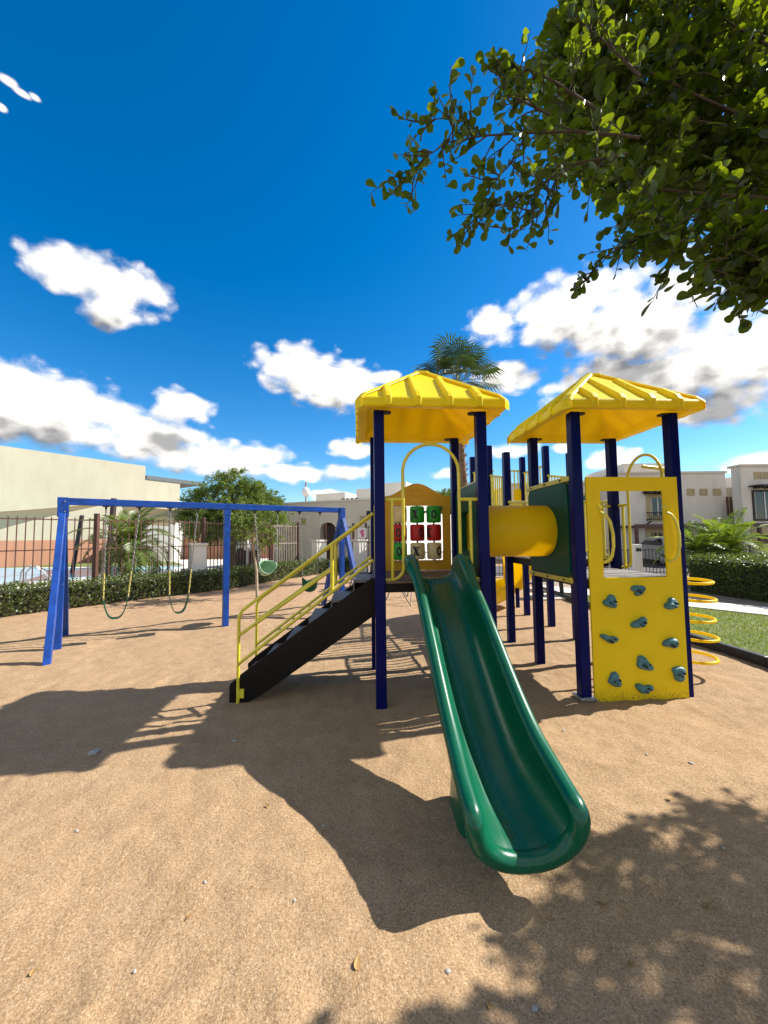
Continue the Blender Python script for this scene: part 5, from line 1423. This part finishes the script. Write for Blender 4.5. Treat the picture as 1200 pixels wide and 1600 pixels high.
a, c = at(1175, 731, 21.06), at(1420, 731, 21.06); wall_prism('rear_wall', [(a.x + 1.6, 21.06), (c.x, 21.06), (c.x, 29), (a.x + 1.6, 29)], -.1, a.z - .05, 'white2', h2)
pane(h2, 20.5, 1180, 1240, 768, 811, 'wood', 4, .10); hood(h2, 20.5, 1169, 1250, 760); vents(h2, 20.5, (1182, 1192, 1202, 1212), 739, 747, 5); pane(h2, 20.5, 1188, 1230, 834, 850, 'tan', 3, .45, hbars=3)
# terrace link between the two houses
th = empty('terrace_house', (0, 0, 0), 0, 'cream terrace with brown upright bars between the two white houses', 'house')
a, c = at(1131, 762, 22.6), at(1158, 756, 22.6); wall_prism('wall', [(a.x - .2, 22.6), (c.x + 1.5, 22.6), (c.x + 1.5, 26), (a.x - .2, 26)], 0, a.z, 'cream', th)
a, c = at(1134, 807, 21.6), at(1156, 776, 21.6); b = MB()
for k in range(4): x = a.x + .15 + (c.x - a.x - .3) * k / 3; b.bar((x, 21.6, a.z), (x, 21.6, c.z), .08, .08)
b.bar((a.x, 21.53, c.z - .25), (c.x, 21.53, c.z - .25), .06, .06); b.build('terrace_bars', 'rust_iron', th)
wall_prism('terrace', [(a.x - .05, 21.4), (c.x + .6, 21.4), (c.x + .6, 22.59), (a.x - .05, 22.59)], 0, a.z, 'cream', th)
h0 = house('white_house', 'white house mostly hidden behind the right roof tower', 800, 962, 758, 23.5, 7)
pane(h0, 23.5, 936, 945, 783, 790, 'tan', 2, .1); pane(h0, 23.5, 895, 920, 775, 800, 'tan', 2, .2)
pane(h0, 23.5, 945, 957, 800, 880, 'wood', 2, .05)
# pergola
pg = empty('pergola', (0, 0, 0), 0, 'dark brown pergola in front of the white houses', 'pergola')
YP = 19.6; a, c = at(992, 822, YP), at(1200, 818, YP)
b = MB(); b.bar((a.x, YP, a.z), (c.x, YP, a.z), .12, .18); b.bar((a.x, YP + 2.2, a.z), (c.x - 1.2, YP + 2.2, a.z), .10, .16)
b.build('beam', 'rust_iron', pg)
b = MB()
for k in range(13): x = a.x + .06 + (c.x - 1.3 - a.x) * k / 12; b.bar((x, YP + .07, a.z - .01), (x, YP + 2.14, a.z - .01), .06, .10)
b.build('rafter', 'rust_iron', pg)
for px in (994, 1186): x = at(px, 822, YP).x; b = MB(); b.bar((x, YP, 0), (x, YP, a.z - .095), .13, .13, up=(0, 1, 0)); b.build('post', 'rust_iron', pg)
# white number pillar
p = at(995, 870, 14.3); root = empty('gate_pillar', (p.x, 14.3, 0), 0, 'white pillar with black letters behind the climbing wall opening', 'pillar')
b = MB(); b.box((0, 0, .62), (.25, .25, 1.26)); b.build('shaft', 'white', root, bevel=.01)
cu_ = bpy.data.curves.new('lettering', 'FONT'); cu_.body = 'SM'; cu_.size = .16; cu_.extrude = .006; cu_.offset = .008; cu_.align_x = 'CENTER'
to = bpy.data.objects.new('tmp', cu_); COL.objects.link(to); bpy.context.view_layer.update()
me = bpy.data.meshes.new_from_object(to.evaluated_get(bpy.context.evaluated_depsgraph_get())); bpy.data.objects.remove(to)
lo = bpy.data.objects.new('lettering', me); COL.objects.link(lo); lo.parent = root; lo.location = (0, -.132, 1.0); lo.rotation_euler = (pi / 2, 0, 0); me.materials.clear(); me.materials.append(MT['letter'])
# car
def car(p, rz, label):
    root = empty('parked_car', (p.x, p.y, .01), rz, label, 'car')
    prof = [(-2.1, .35), (-2.12, .75), (-2.05, .95), (-1.6, 1.0), (-1.1, 1.42), (.35, 1.45), (1.0, 1.02), (1.9, .90), (2.1, .65), (2.08, .32), (1.75, .28), (-1.8, .28)]
    b = MB(); n = len(prof); rows = []
    for y, k in ((-.82, .94), (-.80, 1), (0, 1.01), (.80, 1), (.82, .94)):
        rows.append([(x * (1 if abs(y) < .81 else .985), y * (.80 if z > 1.1 else 1), .28 + (z - .28) * (k if z < 1.1 else 1)) for x, z in prof])
    b.grid(rows, closed=True, smooth=False); b.add(rows[0], [tuple(range(n))]); b.add(rows[-1], [tuple(range(n - 1, -1, -1))]); bd = fixn(b.build('body', 'silver', root, bevel=.05, seg=2))
    b = MB(); b.add([(-1.64, -.60, 1.01), (-1.64, .60, 1.01), (-1.15, .52, 1.395), (-1.15, -.52, 1.395)], [(0, 1, 2, 3)]); b.add([(v[0] - .012, v[1], v[2] + .012) for v in b.v], [(0, 1, 2, 3)]); b.build('rear_window', 'glass', root)
    for s in (-1, 1):
        b = MB(); b.add([(-1.35, s * .815, 1.02), (.85, s * .815, 1.04), (.3, s * .672, 1.38), (-1.0, s * .672, 1.38)], [(0, 1, 2, 3)]); b.build('side_window', 'glass', root)
        b = MB(); b.box((-2.10, s * .62, .80), (.06, .26, .2)); b.build('tail_lamp', 'red_lens', root, bevel=.02)
        for x in (-1.35, 1.35):
            b = MB(); b.lathe([(.001, -.09), (.2, -.1), (.31, -.1), (.32, -.07), (.32, .07), (.31, .1), (.001, .1)], (x, s * .76, .31), 18, axis='Y'); wh = b.build('wheel', 'tyre', root)
            b = MB(); b.lathe([(.001, s * .11), (.19, s * .11), (.2, s * .09)], (x, s * .76, .31), 16, axis='Y'); b.build('rim', 'silver', wh)
    b = MB(); b.box((-2.14, 0, .72), (.02, .45, .13)); b.build('number_plate', 'paper', root)
cp = at(1044, 870, 20.2); car(Vector((cp.x, 20.4, 0)), radians(82), 'silver car with red tail lamps parked under the pergola')

# ------------------------------------------------------------------ small things on the sand
def pebble(p, s, label, group, mat='stone'):
    b = MB(); rw = []; n = 10; ph = R_.random() * 6
    for k in range(7):
        el = -pi / 2 + pi * k / 6
        rw.append([(s * cos(el) * cos(a) * (1 + .2 * cos(2 * a + ph)) * 1.2, s * cos(el) * sin(a) * (1 + .15 * cos(3 * a)), s * .6 * sin(el)) for a in [2 * pi * q / n for q in range(n)]])
    b.grid(rw, closed=True); o = b.build('pebble', mat); o.location = (p.x, p.y, ground_h(p.x, p.y) + s * .25); o.rotation_euler = (0, 0, R_.random() * 6)
    return tag(o, label, 'pebble', group)
pebble(gp(147, 1176), .035, 'pale grey stone lying in the roof shadow on the sand', None)
for x, y, s in ((366, 1159, .014), (120, 1300, .009), (1080, 1195, .014), (812, 1102, .014), (880, 1140, .012), (505, 1290, .008), (320, 1380, .008), (835, 1560, .010), (210, 1520, .007), (1010, 1180, .009), (460, 1410, .007), (1130, 1330, .009), (700, 1520, .009)):
    pebble(gp(x, y), s, 'tiny grey pebble lying loose on the sand', 'tiny pebbles on the sand')
def fallen(p, rz, L):
    Lf = Leaves(); Lf.leaf(Vector((0, 0, 0)), Vector((1, 0, .05)).normalized(), Vector((0, .3, 1)).normalized(), L, L * .55, .3); o = Lf.build('fallen_leaf', 'dry_leaf'); o.location = (p.x, p.y, ground_h(p.x, p.y) + .007); o.rotation_euler = (R_.uniform(-.12, .12), R_.uniform(-.1, .1), rz)
    return tag(o, 'small dry brown leaf fallen on the sand', 'leaf', 'dry leaves fallen on the sand')
for x, y in ((55, 1510), (640, 1000), (650, 1012), (930, 1405), (290, 1440), (1100, 1420), (760, 1555), (980, 1500), (420, 1265), (1050, 1250), (180, 1085), (560, 1500)):
    fallen(gp(x, y), R_.random() * 6.28, R_.uniform(.025, .05))
